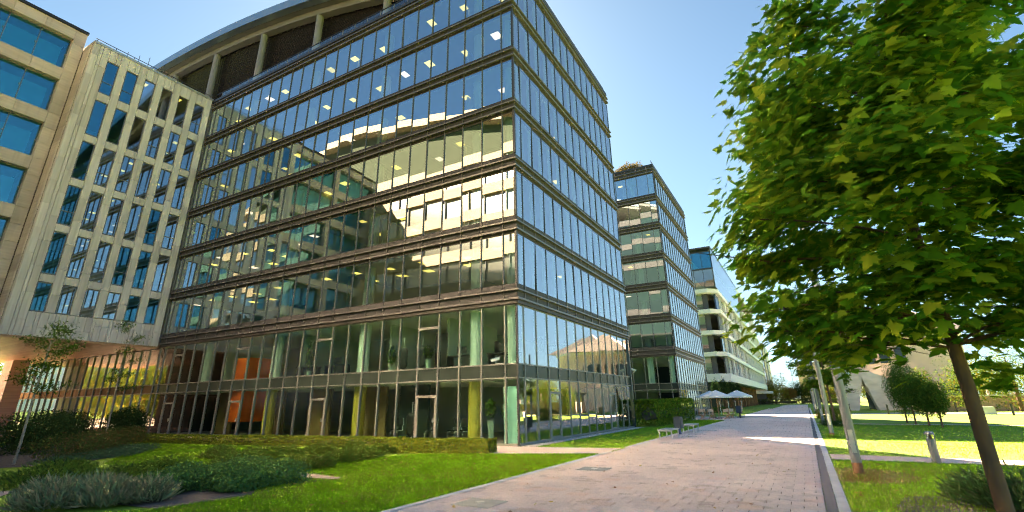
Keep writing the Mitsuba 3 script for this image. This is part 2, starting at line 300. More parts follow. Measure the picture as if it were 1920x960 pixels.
# ---------------------------------------------------------------- office buildings of glass
ZJ = [6.45+3.49*i for i in range(7)]
def edges(a, b, first, step):
    e = [a, a+first*np.sign(b-a)]
    while abs(b-e[-1]) > step*1.05: e.append(e[-1]+step*np.sign(b-a))
    e.append(b); return e
def lamp_panel(parent, x, y, z, col=(.42, .26, .05), w=.62, d=.62):
    k = pk(parent, 'ceiling_light')
    scene[k] = {**QUAD, 'to_world': tf(x, y, z, w, 1, d, 0, 90), 'bsdf': {'type': 'ref', 'id': 'm_lamp_on'}, 'emitter': {'type': 'area', 'radiance': rgb(*col), 'sampling_weight': .002}}
def office(K, x1, y0, x0, y1, detail=2):
    fe = edges(x1, x0, .8, 1.3); se = edges(y0, y1, .8, 1.29)
    nf = len(fe)-1; ns = len(se)-1
    side_stuff = detail < 2
    # floors, ceilings, core, columns
    for i, z in enumerate(ZJ):
        bx(K, 'floor_slab', 'm_floor_in', x0+.2, x1-.22, y0+.22, y1-.3, z-.02, z+.42)
        bx(K, 'ceiling', 'm_ceiling', x0+.2, x1-.22, y0+.22, y1-.3, z-.24, z-.20)
    bx(K, 'ground_floor', 'm_floor_in', x0+.2, x1-.3, y0+.4, y1-.3, .0, .06)
    bx(K, 'floor_slab', 'm_floor_in', x0+.2, x1-.3, y0+.35, y1-.3, 2.95, 3.40)
    bx(K, 'ceiling', 'm_ceiling', x0+.2, x1-.3, y0+.35, y1-.3, 2.78, 2.82)
    bx(K, 'core_wall', 'm_core', x0+1, x1-7, y0+6.6, y0+7.0, .06, 27.3)
    bx(K, 'core_wall', 'm_core', x1-7, x1-6.6, y0+6.6, y1-.6, .06, 27.3)
    bx(K, 'rear_wall', 'm_window_dark', x0, x1-.05, y1-.25, y1-.02, 0, 28.2)
    for z in ZJ: bx(K, 'rear_band', 'm_dark', x0, x1-.05, y1-.019, y1+.03, z-.1, z+.75)
    bx(K, 'flank_wall', 'm_dark', x0-.02, x0+.18, y0+.3, y1-.3, 0, 28.2)
    xs = [x1-3.0-7.8*i for i in range(5) if x1-3.0-7.8*i > x0+.5]
    for x in xs+[x1-.75]:
        cyl(K, 'column', 'm_col_white', x, y0+(1.05 if x < x1-1 else .85), 3.4, 27.2, .33 if x < x1-1 else .28)
    for yy in (y0+8.5, y0+15.6):
        if yy < y1-1: cyl(K, 'column', 'm_col_white', x1-1.0, yy, .06, 27.2, .3)
    for i in range(6):
        for q in range(int((x1-x0)/2.6)):
            if detail < 2 and q > 3: break
            xx = x1-1.9-2.6*q
            on = math.sin(q*1.7+i*2.3)+R.uniform(-.9, .9); br = R.uniform(.55, 1.2); lc = (.42*br, .26*br, (.05 if R.random() < .8 else .2)*br)
            if on > -.75: lamp_panel(K, xx+R.uniform(-.3, .3), y0+R.choice([1.4, 1.75, 2.3]), ZJ[i+1]-.26, lc, R.uniform(.4, .62), R.uniform(.4, .62))
            if on > -.1 and detail == 2: lamp_panel(K, xx-.9+R.uniform(-.3, .3), y0+R.uniform(3.4, 5.2), ZJ[i+1]-.26, lc)
        for yy in (y0+4.2, y0+9.4):
            if R.random() < .2: lamp_panel(K, x1-1.7, yy, ZJ[i+1]-.26)
        xx = x1-4.3
        while xx > x0+3:
            if R.random() < .6:
                bx(K, 'partition', 'm_ceiling' if R.random() < .5 else 'm_core', xx-.05, xx+.05, y0+1.7, y0+6.6, ZJ[i]+.42, ZJ[i+1]-.24)
            xx -= 1.3*R.integers(3, 6)
    # facade of the upper floors
    for i in range(7):
        zl = ZJ[i]
        for a, b in ((zl, .045), (zl+.42, .035)):
            bx(K, 'ledge', 'm_ledge', x0, x1+.10, y0-.10, y0+.06, a-b, a+b)
            bx(K, 'ledge', 'm_ledge', x1-.06, x1+.10, y0+.06, y1+.10, a-b, a+b)
        bx(K, 'head_strip', 'm_soffit_dark', x0, x1-.06, y0+.09, y0+.19, zl-.22, zl-.046)
        bx(K, 'head_strip', 'm_soffit_dark', x1-.19, x1-.06, y0+.19, y1, zl-.22, zl-.046)
        top = zl+.75
        for a, b in zip(fe[:-1], fe[1:]):
            bx(K, 'spandrel_panel', 'm_dark', b+.028, a-.028, y0+.055, y0+.12, zl+.046, top)
        if not side_stuff:
            for a, b in zip(se[:-1], se[1:]):
                bx(K, 'spandrel_panel', 'm_dark', x1-.12, x1-.055, a+.028, b-.028, zl+.046, top)
        else:
            ms(K, 'spandrel_row', cat([mbox(x1-.12, x1-.055, a+.028, b-.028, zl+.046, top) for a, b in zip(se[:-1], se[1:])]), 'm_dark', kind='stuff')
        if i == 6:
            bx(K, 'coping', 'm_mull_dark', x0, x1+.02, y0-.02, y0+.3, zl+.752, zl+1.0)
            bx(K, 'coping', 'm_mull_dark', x1-.3, x1+.02, y0+.3, y1, zl+.752, zl+1.0)
            bx(K, 'roof_deck', 'm_floor_in', x0+.2, x1-.3, y0+.3, y1-.3, zl+.45, zl+.55)
            continue
        g0, g1 = top, ZJ[i+1]-.22
        for n, (a, b) in enumerate(zip(fe[:-1], fe[1:])):
            quad_y(K, 'window_pane', 'm_glass', b+.02, a-.02, y0+.06, g0, g1, .38)
            if side_stuff and R.random() < .45: bx(K, 'blind', 'm_blind_green', b+.08, a-.08, y0+.35, y0+.37, g0+R.choice([.1, .9, 1.5]), g1)
            bx(K, 'mullion', 'm_mull', b-.022, b+.022, y0+.005, y0+.12, zl+.046, ZJ[i+1]-.047)
        if not side_stuff:
            for n, (a, b) in enumerate(zip(se[:-1], se[1:])):
                quad_x(K, 'window_pane', 'm_glass_side', x1-.05, a+.02, b-.02, g0, g1, .38)
                bx(K, 'mullion', 'm_mull_dark', x1-.12, x1-.02, b-.026, b+.026, top, g1)
                bx(K, 'mullion', 'm_ledge', x1-.12, x1-.01, b-.026, b+.026, zl+.046, top-.001)
                if n and R.random() < .93: quad_x(K, 'blind', 'm_curtain', x1-.32, a+.05, a+.05+R.uniform(.55, .68), g0, g1)
        else:
            k = pk(K, 'glazing'); v = []; f = []
            for a, b in zip(se[:-1], se[1:]):
                o = len(v); w = R.normal(0, .004, 4); v += [(x1-.085+w[0], a+.02, g0), (x1-.085+w[1], b-.02, g0), (x1-.085+w[2], b-.02, g1), (x1-.085+w[3], a+.02, g1)]; f.append((o, o+1, o+2, o+3))
            add(k, mikit.ply((np.array(v), np.array(f))), 'm_glass_side'); labels[k] = {'kind': 'stuff'}
            ms(K, 'mullion_row', cat([mbox(x1-.12, x1-.04, b-.03, b+.03, zl+.046, g1) for b in se[1:]]), 'm_mull_dark', kind='stuff')
            ms(K, 'blind_row', cat([mbox(x1-.33, x1-.32, a+.05, a+.62, g0, g1) for a in se[1:-1]]), 'm_curtain', kind='stuff')
        bx(K, 'corner_post', 'm_mull_dark', x1-.12, x1-.0, y0+.0, y0+.12, zl+.7505, ZJ[i+1]-.047)
    # two lower floors, set back by 0.15
    yb, xb = y0+.15, x1-.15
    zs = (.07, 2.86, 3.47, 6.2)
    bx(K, 'underside', 'm_soffit_dark', x0, x1-.0, y0+.0, y0+.6, 6.22, 6.40)
    bx(K, 'underside', 'm_soffit_dark', x1-.6, x1-.0, y0+.6, y1, 6.22, 6.40)
    for n, (a, b) in enumerate(zip(fe[:-1], fe[1:])):
        a2, b2 = min(a, xb), b
        door = n in DOORS_F and detail == 2
        bx(K, 'post', 'm_frame', b-.03, b+.03, yb-.05, yb+.10, .0, 6.21)
        bx(K, 'green_panel', 'm_greenpanel', b2+.032, a2-.032, yb+.02, yb+.06, 2.892, 3.438)
        if door:
            d = pk(K, 'door')
            for u0, u1, w0, w1 in ((b2+.03, b2+.13, .03, 2.2), (a2-.13, a2-.03, .03, 2.2), (b2+.131, a2-.131, 2.08, 2.2), (b2+.131, a2-.131, .03, .16)):
                bx(d, 'frame', 'm_frame', u0, u1, yb-.035, yb+.05, w0, w1)
            quad_y(d, 'pane', 'm_glass_base', b2+.13, a2-.13, yb, .16, 2.08)
            bx(d, 'handle', 'm_silver', a2-.20, a2-.155, yb-.10, yb-.036, .95, 1.12)
            quad_y(K, 'glass_panel', 'm_glass_base', b2+.03, a2-.03, yb, 2.2, 2.86, .1)
            bx(K, 'transom', 'm_frame', b2+.032, a2-.032, yb-.05, yb+.05, 5.42, 5.55)
            quad_y(K, 'glass_panel', 'm_glass_base', b2+.03, a2-.03, yb, 3.47, 5.42, .15); quad_y(K, 'glass_panel', 'm_glass_base', b2+.03, a2-.03, yb, 5.55, 6.2, .15)
        else:
            quad_y(K, 'glass_panel', 'm_glass_base', b2+.03, a2-.03, yb, .07, 2.86, .15)
            quad_y(K, 'glass_panel', 'm_glass_base', b2+.03, a2-.03, yb, 3.47, 6.2, .15)
    for z in zs:
        bx(K, 'transom', 'm_frame', x0, xb, yb-.03, yb+.018, z-.03 if z > 1 else 0, z+.03)
        bx(K, 'transom', 'm_frame', xb-.018, xb+.03, yb+.02, y1, z-.03 if z > 1 else 0, z+.03)
    if side_stuff:
        for z0, z1 in ((.07, 2.86), (3.47, 6.2)):
            quad_x(K, 'glass_wall', 'm_glass_side', xb, yb, y1, z0, z1)
        ms(K, 'post_row', cat([mbox(xb-.08, xb+.06, b-.03, b+.03, 0, 6.2) for b in se[1:]]), 'm_frame', kind='stuff')
        bx(K, 'green_panel', 'm_greenpanel', xb-.06, xb-.02, yb, y1, 2.892, 3.438)
    else:
        for n, (a, b) in enumerate(zip(se[:-1], se[1:])):
            a2 = max(a, yb)
            bx(K, 'post', 'm_frame', xb-.10, xb+.035, b-.03, b+.03, .0, 6.21)
            bx(K, 'green_panel', 'm_greenpanel', xb-.06, xb-.02, a2+.032, b-.032, 2.892, 3.438)
            quad_x(K, 'glass_panel', 'm_glass_side', xb, a2+.03, b-.03, 3.47, 6.2, .15)
            if n in (3, 10):
                d = pk(K, 'door')
                for u0, u1, w0, w1 in ((a2+.03, a2+.13, .03, 2.3), (b-.13, b-.03, .03, 2.3), (a2+.131, b-.131, 2.18, 2.3), (a2+.131, b-.131, .03, .2)):
                    bx(d, 'frame', 'm_frame', xb-.05, xb+.035, u0, u1, w0, w1)
                quad_x(d, 'pane', 'm_glass_side', xb, a2+.13, b-.13, .2, 2.18)
                quad_x(K, 'glass_panel', 'm_glass_side', xb, a2+.03, b-.03, 2.3, 2.86, .15)
                bx(d, 'handle', 'm_silver', xb+.036, xb+.10, b-.2, b-.155, .95, 1.12)
            else:
                quad_x(K, 'glass_panel', 'm_glass_side', xb, a2+.03, b-.03, .07, 2.86, .15)
    bx(K, 'corner_post', 'm_mull_dark', xb-.06, xb+.031, yb-.031, yb+.06, .0, 6.205)
DOORS_F = (4, 10, 16, 22)
A = thing('office_building', 'large glass office block with an arched roof at the centre of the view', 'building', 'glass office blocks in a row')
office(A, -11.0, 20.03, -42.45, 37.6, 2)
B_ = thing('office_building', 'second glass office block behind the large one, with a bush on its roof', 'building', 'glass office blocks in a row')
office(B_, -11.0, 53.9, -42.0, 72.2, 1)
# arched roof storey of the first block
def zs(x): return 36.1-.0045*(x+55.7)**2
def arch(y0, y1, t0, t1, xa=-70.0, xb=-14.0, n=60):
    x = np.linspace(xa, xb, n); v = []
    for yy in (y0, y1):
        for t in (t0, t1): v.append(np.c_[x, np.full(n, yy), zs(x)+t])
    v = np.vstack(v); f = []
    for i in range(n-1):
        a, b, c, d = i, n+i, 2*n+i, 3*n+i
        f += [(a, a+1, b+1, b), (c, d, d+1, c+1), (b, b+1, d+1, d), (a, c, c+1, a+1)]
    f += [(0, n, 3*n, 2*n), (n-1, 3*n-1, 4*n-1, 2*n-1)]
    return (v, np.array(f))
ms(A, 'arched_roof', arch(20.3, 36.5, .55, 1.0), 'm_roofsoffit')
ms(A, 'roof_fascia', arch(19.7, 20.296, .50, 1.35), 'm_roofmetal')
ms(A, 'roof_cover', arch(20.3, 36.6, 1.004, 1.35), 'm_roofmetal')
ms(A, 'roof_beam', arch(20.85, 21.45, 0, .546), 'm_beam')
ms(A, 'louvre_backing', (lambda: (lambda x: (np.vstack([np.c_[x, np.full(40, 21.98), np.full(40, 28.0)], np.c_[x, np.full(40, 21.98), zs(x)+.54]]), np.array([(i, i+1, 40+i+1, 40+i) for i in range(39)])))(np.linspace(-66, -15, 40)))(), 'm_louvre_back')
cxs = [-22.5, -30.35, -38.2, -46.0, -53.8]
for x in cxs: cyl(A, 'roof_column', 'm_conc_col', x, 21.15, 28.0, zs(x)+.02, .3)
bays = [-14.0]+cxs+[-66.0]
for a, b in zip(bays[:-1], bays[1:]):
    sl = []
    z = 28.35
    while z < 36.4:
        xr = a-.05; xl = b+.05
        # the slat stops where the arch comes down
        if zs(xr)+.5 < z+.1:
            if z-.4 > 36.0: break
            xr = min(xr, -55.7+math.sqrt(max(0, (36.6-z-.1)/.0045)))
        if xr-xl > .4:
            m = trimesh.creation.box((xr-xl, .13, .025)); m.apply_transform(trimesh.transformations.rotation_matrix(math.radians(35), (1, 0, 0))); m.apply_translation(((xr+xl)/2, 21.78, z)); sl.append(m)
        z += .155
    if sl: ms(A, 'louvre_screen', cat(sl), 'm_louvre', kind='stuff')
# balustrade on the parapet
for x in np.arange(-41.6, -12, 1.3): bx(A, 'rail_post', 'm_frame', x-.02, x+.02, 20.2, 20.24, 28.392, 29.05)
for a in np.arange(-41.6, -13.5, 1.3): quad_y(A, 'glass_guard', 'm_glass_clear', a+.03, a+1.27, 20.22, 28.42, 29.0)
bx(A, 'rail', 'm_mull_dark', -42.4, -11.1, 20.19, 20.25, 29.05, 29.1)
bx(A, 'rail', 'm_mull_dark', -11.2, -11.16, 20.26, 37.4, 28.85, 28.9)
for yy in np.arange(20.4, 37.5, 2.58): bx(A, 'rail_post', 'm_mull_dark', -11.2, -11.16, yy, yy+.04, 28.392, 28.848)
bx(B_, 'rail', 'm_mull_dark', -11.2, -11.16, 54.0, 72.0, 28.85, 28.92)
for yy in np.arange(54.2, 72, 2.58): bx(B_, 'rail_post', 'm_mull_dark', -11.2, -11.16, yy, yy+.04, 28.392, 28.848)
# rooms behind the lower floors of the first block
for x0, x1, m in ((-22.9, -20.6, 'm_brownwall'), (-26.8, -25.1, 'm_brownwall'), (-30.9, -29.4, 'm_brownwall'), (-19.6, -17.6, 'm_greenpanel'), (-36.5, -34.8, 'm_brownwall')):
    bx(A, 'inner_wall', m, x0, x1, 21.9, 22.05, .06, 2.78)
bx(A, 'stair_core', 'm_orange', -33.0, -31.7, 20.5, 22.9, .9, 2.78); bx(A, 'stair_core', 'm_orange', -33.2, -31.6, 20.5, 22.9, 3.40, 4.9)
bx(A, 'orange_panel', 'm_orange', -28.6, -28.1, 23.4, 23.5, .9, 2.4); bx(A, 'orange_panel', 'm_orange', -27.4, -26.9, 23.4, 23.5, .9, 2.4)
bx(A, 'corner_panel', 'm_col_aqua', -12.05, -11.25, 20.42, 20.5, .07, 2.5)
cyl(A, 'yellow_column', 'm_col_yellow', -14.0, 21.05, .06, 2.78, .36)
for x in (-21.8, -29.6): cyl(A, 'yellow_column', 'm_col_yellow', x, 21.05, .06, 2.78, .33)
for x in (-16.2, -20.3, -28.0, -36.0): bx(A, 'partition', 'm_ceiling', x-.06, x+.06, 21.6, 26.6, 3.40, 6.2)
for x in (-12.6, -14.9, -17.4, -20, -22.6): bx(A, 'ceiling_grille', 'm_black', x-.35, x+.35, 21.0, 21.2, 2.765, 2.778)
for n, (x, z0, x2) in enumerate(((-18.7, 3.4, .3), (-17.4, 3.4, .28), (-17.9, .06, .3))):
    w = ('upstairs left of the dark doorway panel', 'upstairs nearest the tilted window strip', 'on the ground floor left of the glass door')[n]
    k = thing('coat_stand', 'pale coat stand with a dark coat '+w, 'coat stand', 'coat stands behind the glazing')
    cyl(k, 'pole', 'm_white', x, 21.0, z0, z0+1.85, .022); bx(k, 'base', 'm_white', x-.2, x+.2, 20.85, 21.15, z0, z0+.03)
    g = trimesh.creation.capsule(height=.7, radius=x2); g.apply_scale((1, .45, .9)); g.apply_translation((x, 20.96, z0+.75)); ms(k, 'coat', g, 'm_black', True)
def desk(x, y, z, w):
    k = thing('desk', 'dark office desk seen through the first floor glazing '+w, 'desk', 'desks behind the glazing')
    bx(k, 'top', 'm_black', x-.8, x+.8, y-.35, y+.35, z+.70, z+.74)
    for a in (-.75, .75): bx(k, 'leg', 'm_black', x+a-.03, x+a+.03, y-.3, y+.3, z, z+.70)
    bx(k, 'screen', 'm_black', x-.3, x+.3, y-.02, y+.02, z+.84, z+1.2); bx(k, 'drawer_unit', 'm_black', x+.2, x+.7, y-.3, y+.3, z+.1, z+.68)
desk(-12.7, 21.6, 3.4, 'beside the corner column'); desk(-15.2, 21.5, 3.4, 'by the framed pictures'); desk(-24.6, 21.7, 3.4, 'left of the white columns'); desk(-27.2, 21.7, 3.4, 'nearest the orange stair core')
for n, x in enumerate((-13.1, -16.0)):
    k = thing('framed_picture', ('dark framed picture on the office wall nearest the corner', 'small dark framed picture left of the larger one')[n], 'picture'); bx(k, 'frame', 'm_black', x-.25-.1*n, x+.2, 26.3, 26.36, 4.6, 5.4)
for n, x in enumerate((-15.1, -15.6, -17.0, -19.3)):
    k = thing('cantilever_chair', 'cantilever chair with bent white frame '+('right of the glass door', 'just inside the glass door', 'left of the glass door', 'beside the ground floor coat stand')[n], 'chair', 'chairs behind the ground floor glazing')
    for a in (0, .4):
        ms(k, 'frame', tube([(x+a, 21.5, .08), (x+a, 20.9, .08), (x+a+.05, 20.95, .5), (x+a+.05, 21.4, .52), (x+a, 21.5, 1.1)], .018, 6), 'm_white')
    bx(k, 'seat', 'm_black', x+.03, x+.42, 20.95, 21.42, .53, .57); bx(k, 'back', 'm_black', x+.03, x+.42, 21.42, 21.46, .7, 1.1)
def potted(x, y, z, h, ph, label, leafy=.5):
    k = thing('potted_plant', label, 'plant', 'potted plants behind the glazing')
    m = trimesh.creation.revolve([(0, 0), (.11, 0), (.17, ph), (.14, ph), (.13, ph-.05), (0, ph-.05)], sections=18); m.apply_translation((x, y, z)); ms(k, 'pot', m, 'm_pot', 30)
    ms(k, 'stem', tube([(x, y, z+ph-.05), (x+.03, y, z+ph+.3), (x, y, z+h-.3)], [.015, .012, .01], 6), 'm_bark')
    v, f, c = blob_leaves(260, (x, y, z+ph+(h-ph)*.55), (leafy*.6, leafy*.5, (h-ph)*.5), .16, (.10, .17, .02), .3, .2, seed=int(-x*7))
    ms(k, 'foliage', (v, f), 'm_leaf', color=c)
potted(-13.0, 20.85, .07, 1.9, .95, 'bushy yellow green plant in a tall pale pot beside the yellow column')
potted(-12.35, 21.25, .07, 1.75, .95, 'broad leaved plant in a tall pale pot nearest the corner', .55)
potted(-19.5, 20.95, 3.4, 1.5, .35, 'spiky plant beside the white column upstairs')
potted(-26.2, 20.95, 3.4, 2.2, .4, 'tall plant upstairs in front of the second white column')
potted(-17.0, 21.0, 3.4, 1.3, .6, 'plant in a white pot between the coat stands and the dark panel')
bx(A, 'inner_wall', 'm_black', -17.0, -16.2, 21.55, 21.6, 3.4, 5.4)
# ---------------------------------------------------------------- stone block bridging to the glass office, and the stone tower
W = thing('stone_building', 'pale stone block with six rows of narrow windows raised over an underpass', 'building')
WX = -42.5
WR = [(24.5, 27.3), (20.9, 23.8), (17.35, 20.3), (13.87, 16.77), (10.37, 13.3), (7.87, 9.8)]
WY = [12.0+1.325*i for i in range(6)]; WW = .76
bx(W, 'backing_wall', 'm_joint', -66, WX-.36, 10.92, 19.94, 6.3, 28.3)
def slab(y0, y1, z0, z1, d=.0):
    bx(W, 'stone_panel', 'm_stone%d' % R.choice(3, p=[.5, .25, .25]), WX-.34, WX+d+R.normal(0, .006), y0+.014, y1-.014, z0+.009, z1-.009, shape=None)
def slabs(y0, y1, z0, z1, widths, hs):
    yy = y0; q = 0
    while yy < y1-.02:
        w = widths[q % len(widths)]; q += 1
        y2 = min(y1, yy+w); y2 = y1 if y1-y2 < .12 else y2
        zz = z1; h = 0
        while zz > z0+.02:
            hh = hs[h % len(hs)] if h else hs[0]*R.choice([1, .55]); h += 1
            z2 = max(z0, zz-hh); z2 = z0 if z2-z0 < .3 else z2
            slab(yy, y2, z2, zz); zz = z2
        yy = y2
slabs(10.92, 11.98, 6.28, 28.3, [.42, .2, .44], [1.75])           # margin left of the windows
slabs(WY[5]+WW+.02, 19.93, 6.28, 28.3, [.49], [1.75])
for i in range(5): slabs(WY[i]+WW+.02, WY[i+1]-.02, WR[5][0], 28.3, [.6], [1.75])
tops = [28.3]+[r[0]-.02 for r in WR]
for i in range(6):
    a, b = WY[i]-.02, WY[i]+WW+.02
    for r in range(6): slabs(a, b, WR[r][1]+.02, tops[r], [.8] if r else [.5, .3], [3])
slabs(WY[0]-.02, WY[5]+WW+.02, 6.28, WR[5][0]-.02, [.42, .22, .44, .36, .2, .4], [1.0, .9])
for r, (z0, z1) in enumerate(WR):
    for i, y0 in enumerate(WY):
        w = pk(W, 'window'); x = WX-.085
        y1 = y0+WW
        for u0, u1, v0, v1 in ((y0, y0+.04, z0, z1), (y1-.04, y1, z0, z1), (y0+.041, y1-.041, z0, z0+.07), (y0+.041, y1-.041, z1-.055, z1)):
            bx(w, 'frame', 'm_winframe', x-.05, x+.03, u0, u1, v0, v1)
        if (i+2*r) % 5 in (0, 1) and r < 5: bx(w, 'frame', 'm_winframe', x-.05, x+.03, y0+.041, y1-.041, z0+.95, z0+1.01)
        quad_x(w, 'pane', 'm_glass_blue' if (i < 1+(r < 1) or R.random() < .1) else 'm_glass', x, y0+.04, y1-.04, z0+.07, z1-.055, .35)
for r, (z0, z1) in enumerate(WR):
    zt = z1+.25
    bx(W, 'ceiling', 'm_ceiling', WX-6, WX-.37, 11.5, 19.8, zt, zt+.05)
    bx(W, 'floor_slab', 'm_floor_in', WX-6, WX-.37, 11.5, 19.8, z0-.5, z0-.3)
    for i in range(6):
        if r < 5 and R.random() < .62: lamp_panel(W, WX-1.1-R.uniform(0, .5), WY[i]+.38, zt-.02, (.42, .25, .04), .5, .5)
bx(W, 'back_room_wall', 'm_core', WX-6.2, WX-6, 11.2, 19.9, 6.5, 28)
bx(W, 'coping', 'm_galv', -66, WX+.05, 10.9, 20.0, 28.302, 28.5)
bx(W, 'roof_rail', 'm_mull_dark', WX-.32, WX-.28, 11, 19.9, 28.86, 28.9)
for y in np.arange(11.1, 20, 1.25): bx(W, 'rail_post', 'm_mull_dark', WX-.32, WX-.28, y, y+.04, 28.5, 28.86)
for yy, h in ((13.2, .7), (14.0, .9), (14.7, 1.2)): cyl(W, 'aerial', 'm_mull_dark', WX-.5, yy, 28.5, 28.5+h, .018)
bx(W, 'wood_soffit', 'm_wood_soffit', -66, WX-.01, 10.92, 20.0, 6.14, 6.28)
# the part of the backing wall that windows look through is open
scene.pop(W+'__backing_wall')
bx(W, 'backing_wall', 'm_joint', -66, -49, 10.95, 19.9, 6.3, 28.3)
bx(W, 'end_wall', 'm_joint', -49, WX-.38, 10.95, 11.1, 6.3, 28.3); bx(W, 'end_wall', 'm_joint', -49, WX-.38, 19.82, 19.93, 6.3, 28.3)
bx(W, 'underpass_pier', 'm_tstone0', -63.5, -61.6, 17.4, 18.6, 0, 6.14)
bx(W, 'pier', 'm_tstone1', -45.6, -44.8, 20.3, 21.1, 0, 6.14)
# glass front under the block
e = [-42.6-1.3*i for i in range(21)]
for a, b in zip(e[:-1], e[1:]):
    quad_y(W, 'glass_panel', 'm_glass_blue' if 0 else 'm_glass_side', b+.03, a-.03, 20.18, .07, 2.86, .2); quad_y(W, 'glass_panel', 'm_glass_side', b+.03, a-.03, 20.18, 3.47, 6.1, .2)
    bx(W, 'post', 'm_frame', b-.03, b+.03, 20.11, 20.28, 0, 6.13)
    bx(W, 'green_panel', 'm_brownwall', b+.032, a-.032, 20.2, 20.24, 2.892, 3.438)
for z in (2.86, 3.47): bx(W, 'transom', 'm_frame', -69, -42.5, 20.15, 20.198, z-.03, z+.03)
bx(W, 'inner_wall', 'm_core', -69, -42.5, 24, 24.2, 0, 6.1); bx(W, 'floor_slab', 'm_floor_in', -69, -42.5, 20.4, 30, 6.15, 6.5); bx(W, 'floor_slab', 'm_floor_in', -69, -42.5, 20.4, 24, 2.95, 3.4)
bx(W, 'upper_block', 'm_stone0', -69, -42.6, 20.15, 37, 6.5, 28)

TW = thing('stone_building', 'brownish stone tower with big blue windows at the left edge', 'building')
TX = -44.0
def tsl(y0, y1, z0, z1, x=TX): bx(TW, 'stone_panel', 'm_tstone%d' % R.choice(3), x-.5, x+R.normal(0, .005), y0+.009, y1-.009, z0+.011, z1-.011)
ZT = [29.55]; z = 28.63
rowsT = []
while z > 7: rowsT.append((z-2.72, z)); z -= 3.67
cols = [(4.85, 10.08), (-1.1, 4.15), (-7.0, -1.8)]
piers = [(10.08, 10.8), (4.15, 4.85), (-1.8, -1.1), (-8, -7.0)]
for a, b in piers:
    z = 29.5
    while z > .3: tsl(a, b, max(z-1.22, 0), z); z -= 1.222
for a, b in cols:
    t = 29.5
    for z0, z1 in rowsT:
        yy = b
        while yy > a+.1:
            y2 = max(a, yy-1.75); y2 = a if y2-a < .5 else y2
            tsl(y2, yy, z1, t); yy = y2
        t = z0
    tsl(a, b, 0, t)
    for z0, z1 in rowsT:
        w = pk(TW, 'window'); n = 3; dw = (b-a)/n
        for q in range(n): quad_x(w, 'pane', 'm_glass_blue', TX-.46, a+q*dw+.02, a+(q+1)*dw-.02, z0+.03, z1-.03, .25)
        for q in range(n+1): bx(w, 'mullion', 'm_winframe', TX-.52, TX-.44, max(a, a+q*dw-.025), min(b, a+q*dw+.025), z0+.001, z1-.001)
        for q in range(n):
            m = trimesh.creation.icosphere(1, .05); m.apply_translation((TX-.40, a+(q+1)*dw-.08, (z0+z1)/2)); ms(w, 'fitting', m, 'm_silver', True)
        quad_x(w, 'blind', 'm_curtain', TX-.75, a+.3, b-.3, z0+.1, z0+2.0)
        bx(w, 'ceiling', 'm_ceiling', TX-4, TX-.55, a, b, z1+.02, z1+.06); bx(w, 'floor', 'm_floor_in', TX-4, TX-.55, a, b, z0-.3, z0-.02)
bx(TW, 'body', 'm_joint', -60, TX-4.1, -8, 10.8, 0, 29.4)
bx(TW, 'end_wall', 'm_tstone1', TX-4.2, TX-.501, 10.5, 10.8, 0, 29.4)
bx(TW, 'coping', 'm_blackmetal', -60, TX+.12, -8.05, 10.82, 29.5, 29.72)
# return face of the stone block, veined panels facing the camera
z = 28.3
while z > 6.4:
    z2 = max(6.28, z-1.2); bx(W, 'return_panel', 'm_tstone%d' % R.choice(3), TX+.004, WX-.345, 10.84, 10.915, z2+.004, z-.004); z = z2

# ---------------------------------------------------------------- the twin block behind the camera, seen in the glass
TB = thing('office_building', 'sunlit glass office block with cream floor bands and arched roof, reflected in the facade opposite', 'building')
bx(TB, 'body', 'm_core', -42, -11.3, -19, -.6, 0, 27.4)
for i in range(8):
    z = 2.0+3.5*i
    bx(TB, 'floor_band', 'm_creamband', -42.2, -11, -.6, .05, z-.10, z+1.10)
    if i == 7: continue
    k = pk(TB, 'glass_band'); add(k, {**QUAD, 'to_world': tf(-26.5, -.25, z+2.24, 31, 1, 2.3, 180)}, 'm_mirrorglass')
    bx(TB, 'side_band', 'm_creamband', -11.3, -11, -19, -.602, z-.1, z+1.1)
    for x in np.arange(-41.3, -11, 2.6): bx(TB, 'mullion', 'm_mull_dark', x-.05, x+.05, -.24, -.08, z+1.1, z+3.4)
def arch2(y0, y1, t0, t1): 
    v, f = arch(y0, y1, t0, t1); v = v.copy(); v[:, 2] = v[:, 2]*.96+1.0; return (v, f)
ms(TB, 'arched_roof', arch2(-17, -.2, .4, 1.4), 'm_creamband')
v, f = arch2(-1.5, -1.4, -30, .4); v[:, 2] = np.maximum(v[:, 2], 27.4); ms(TB, 'louvre_wall', (v, f), 'm_louvre_wall' if 'm_louvre_wall' in scene else mat('m_louvre_wall', two(bump({'type': 'diffuse', 'reflectance': rgb(.075, .085, .06)}, lambda p, n, uv: .5+.5*dr.sin(p.z*30), .03))))

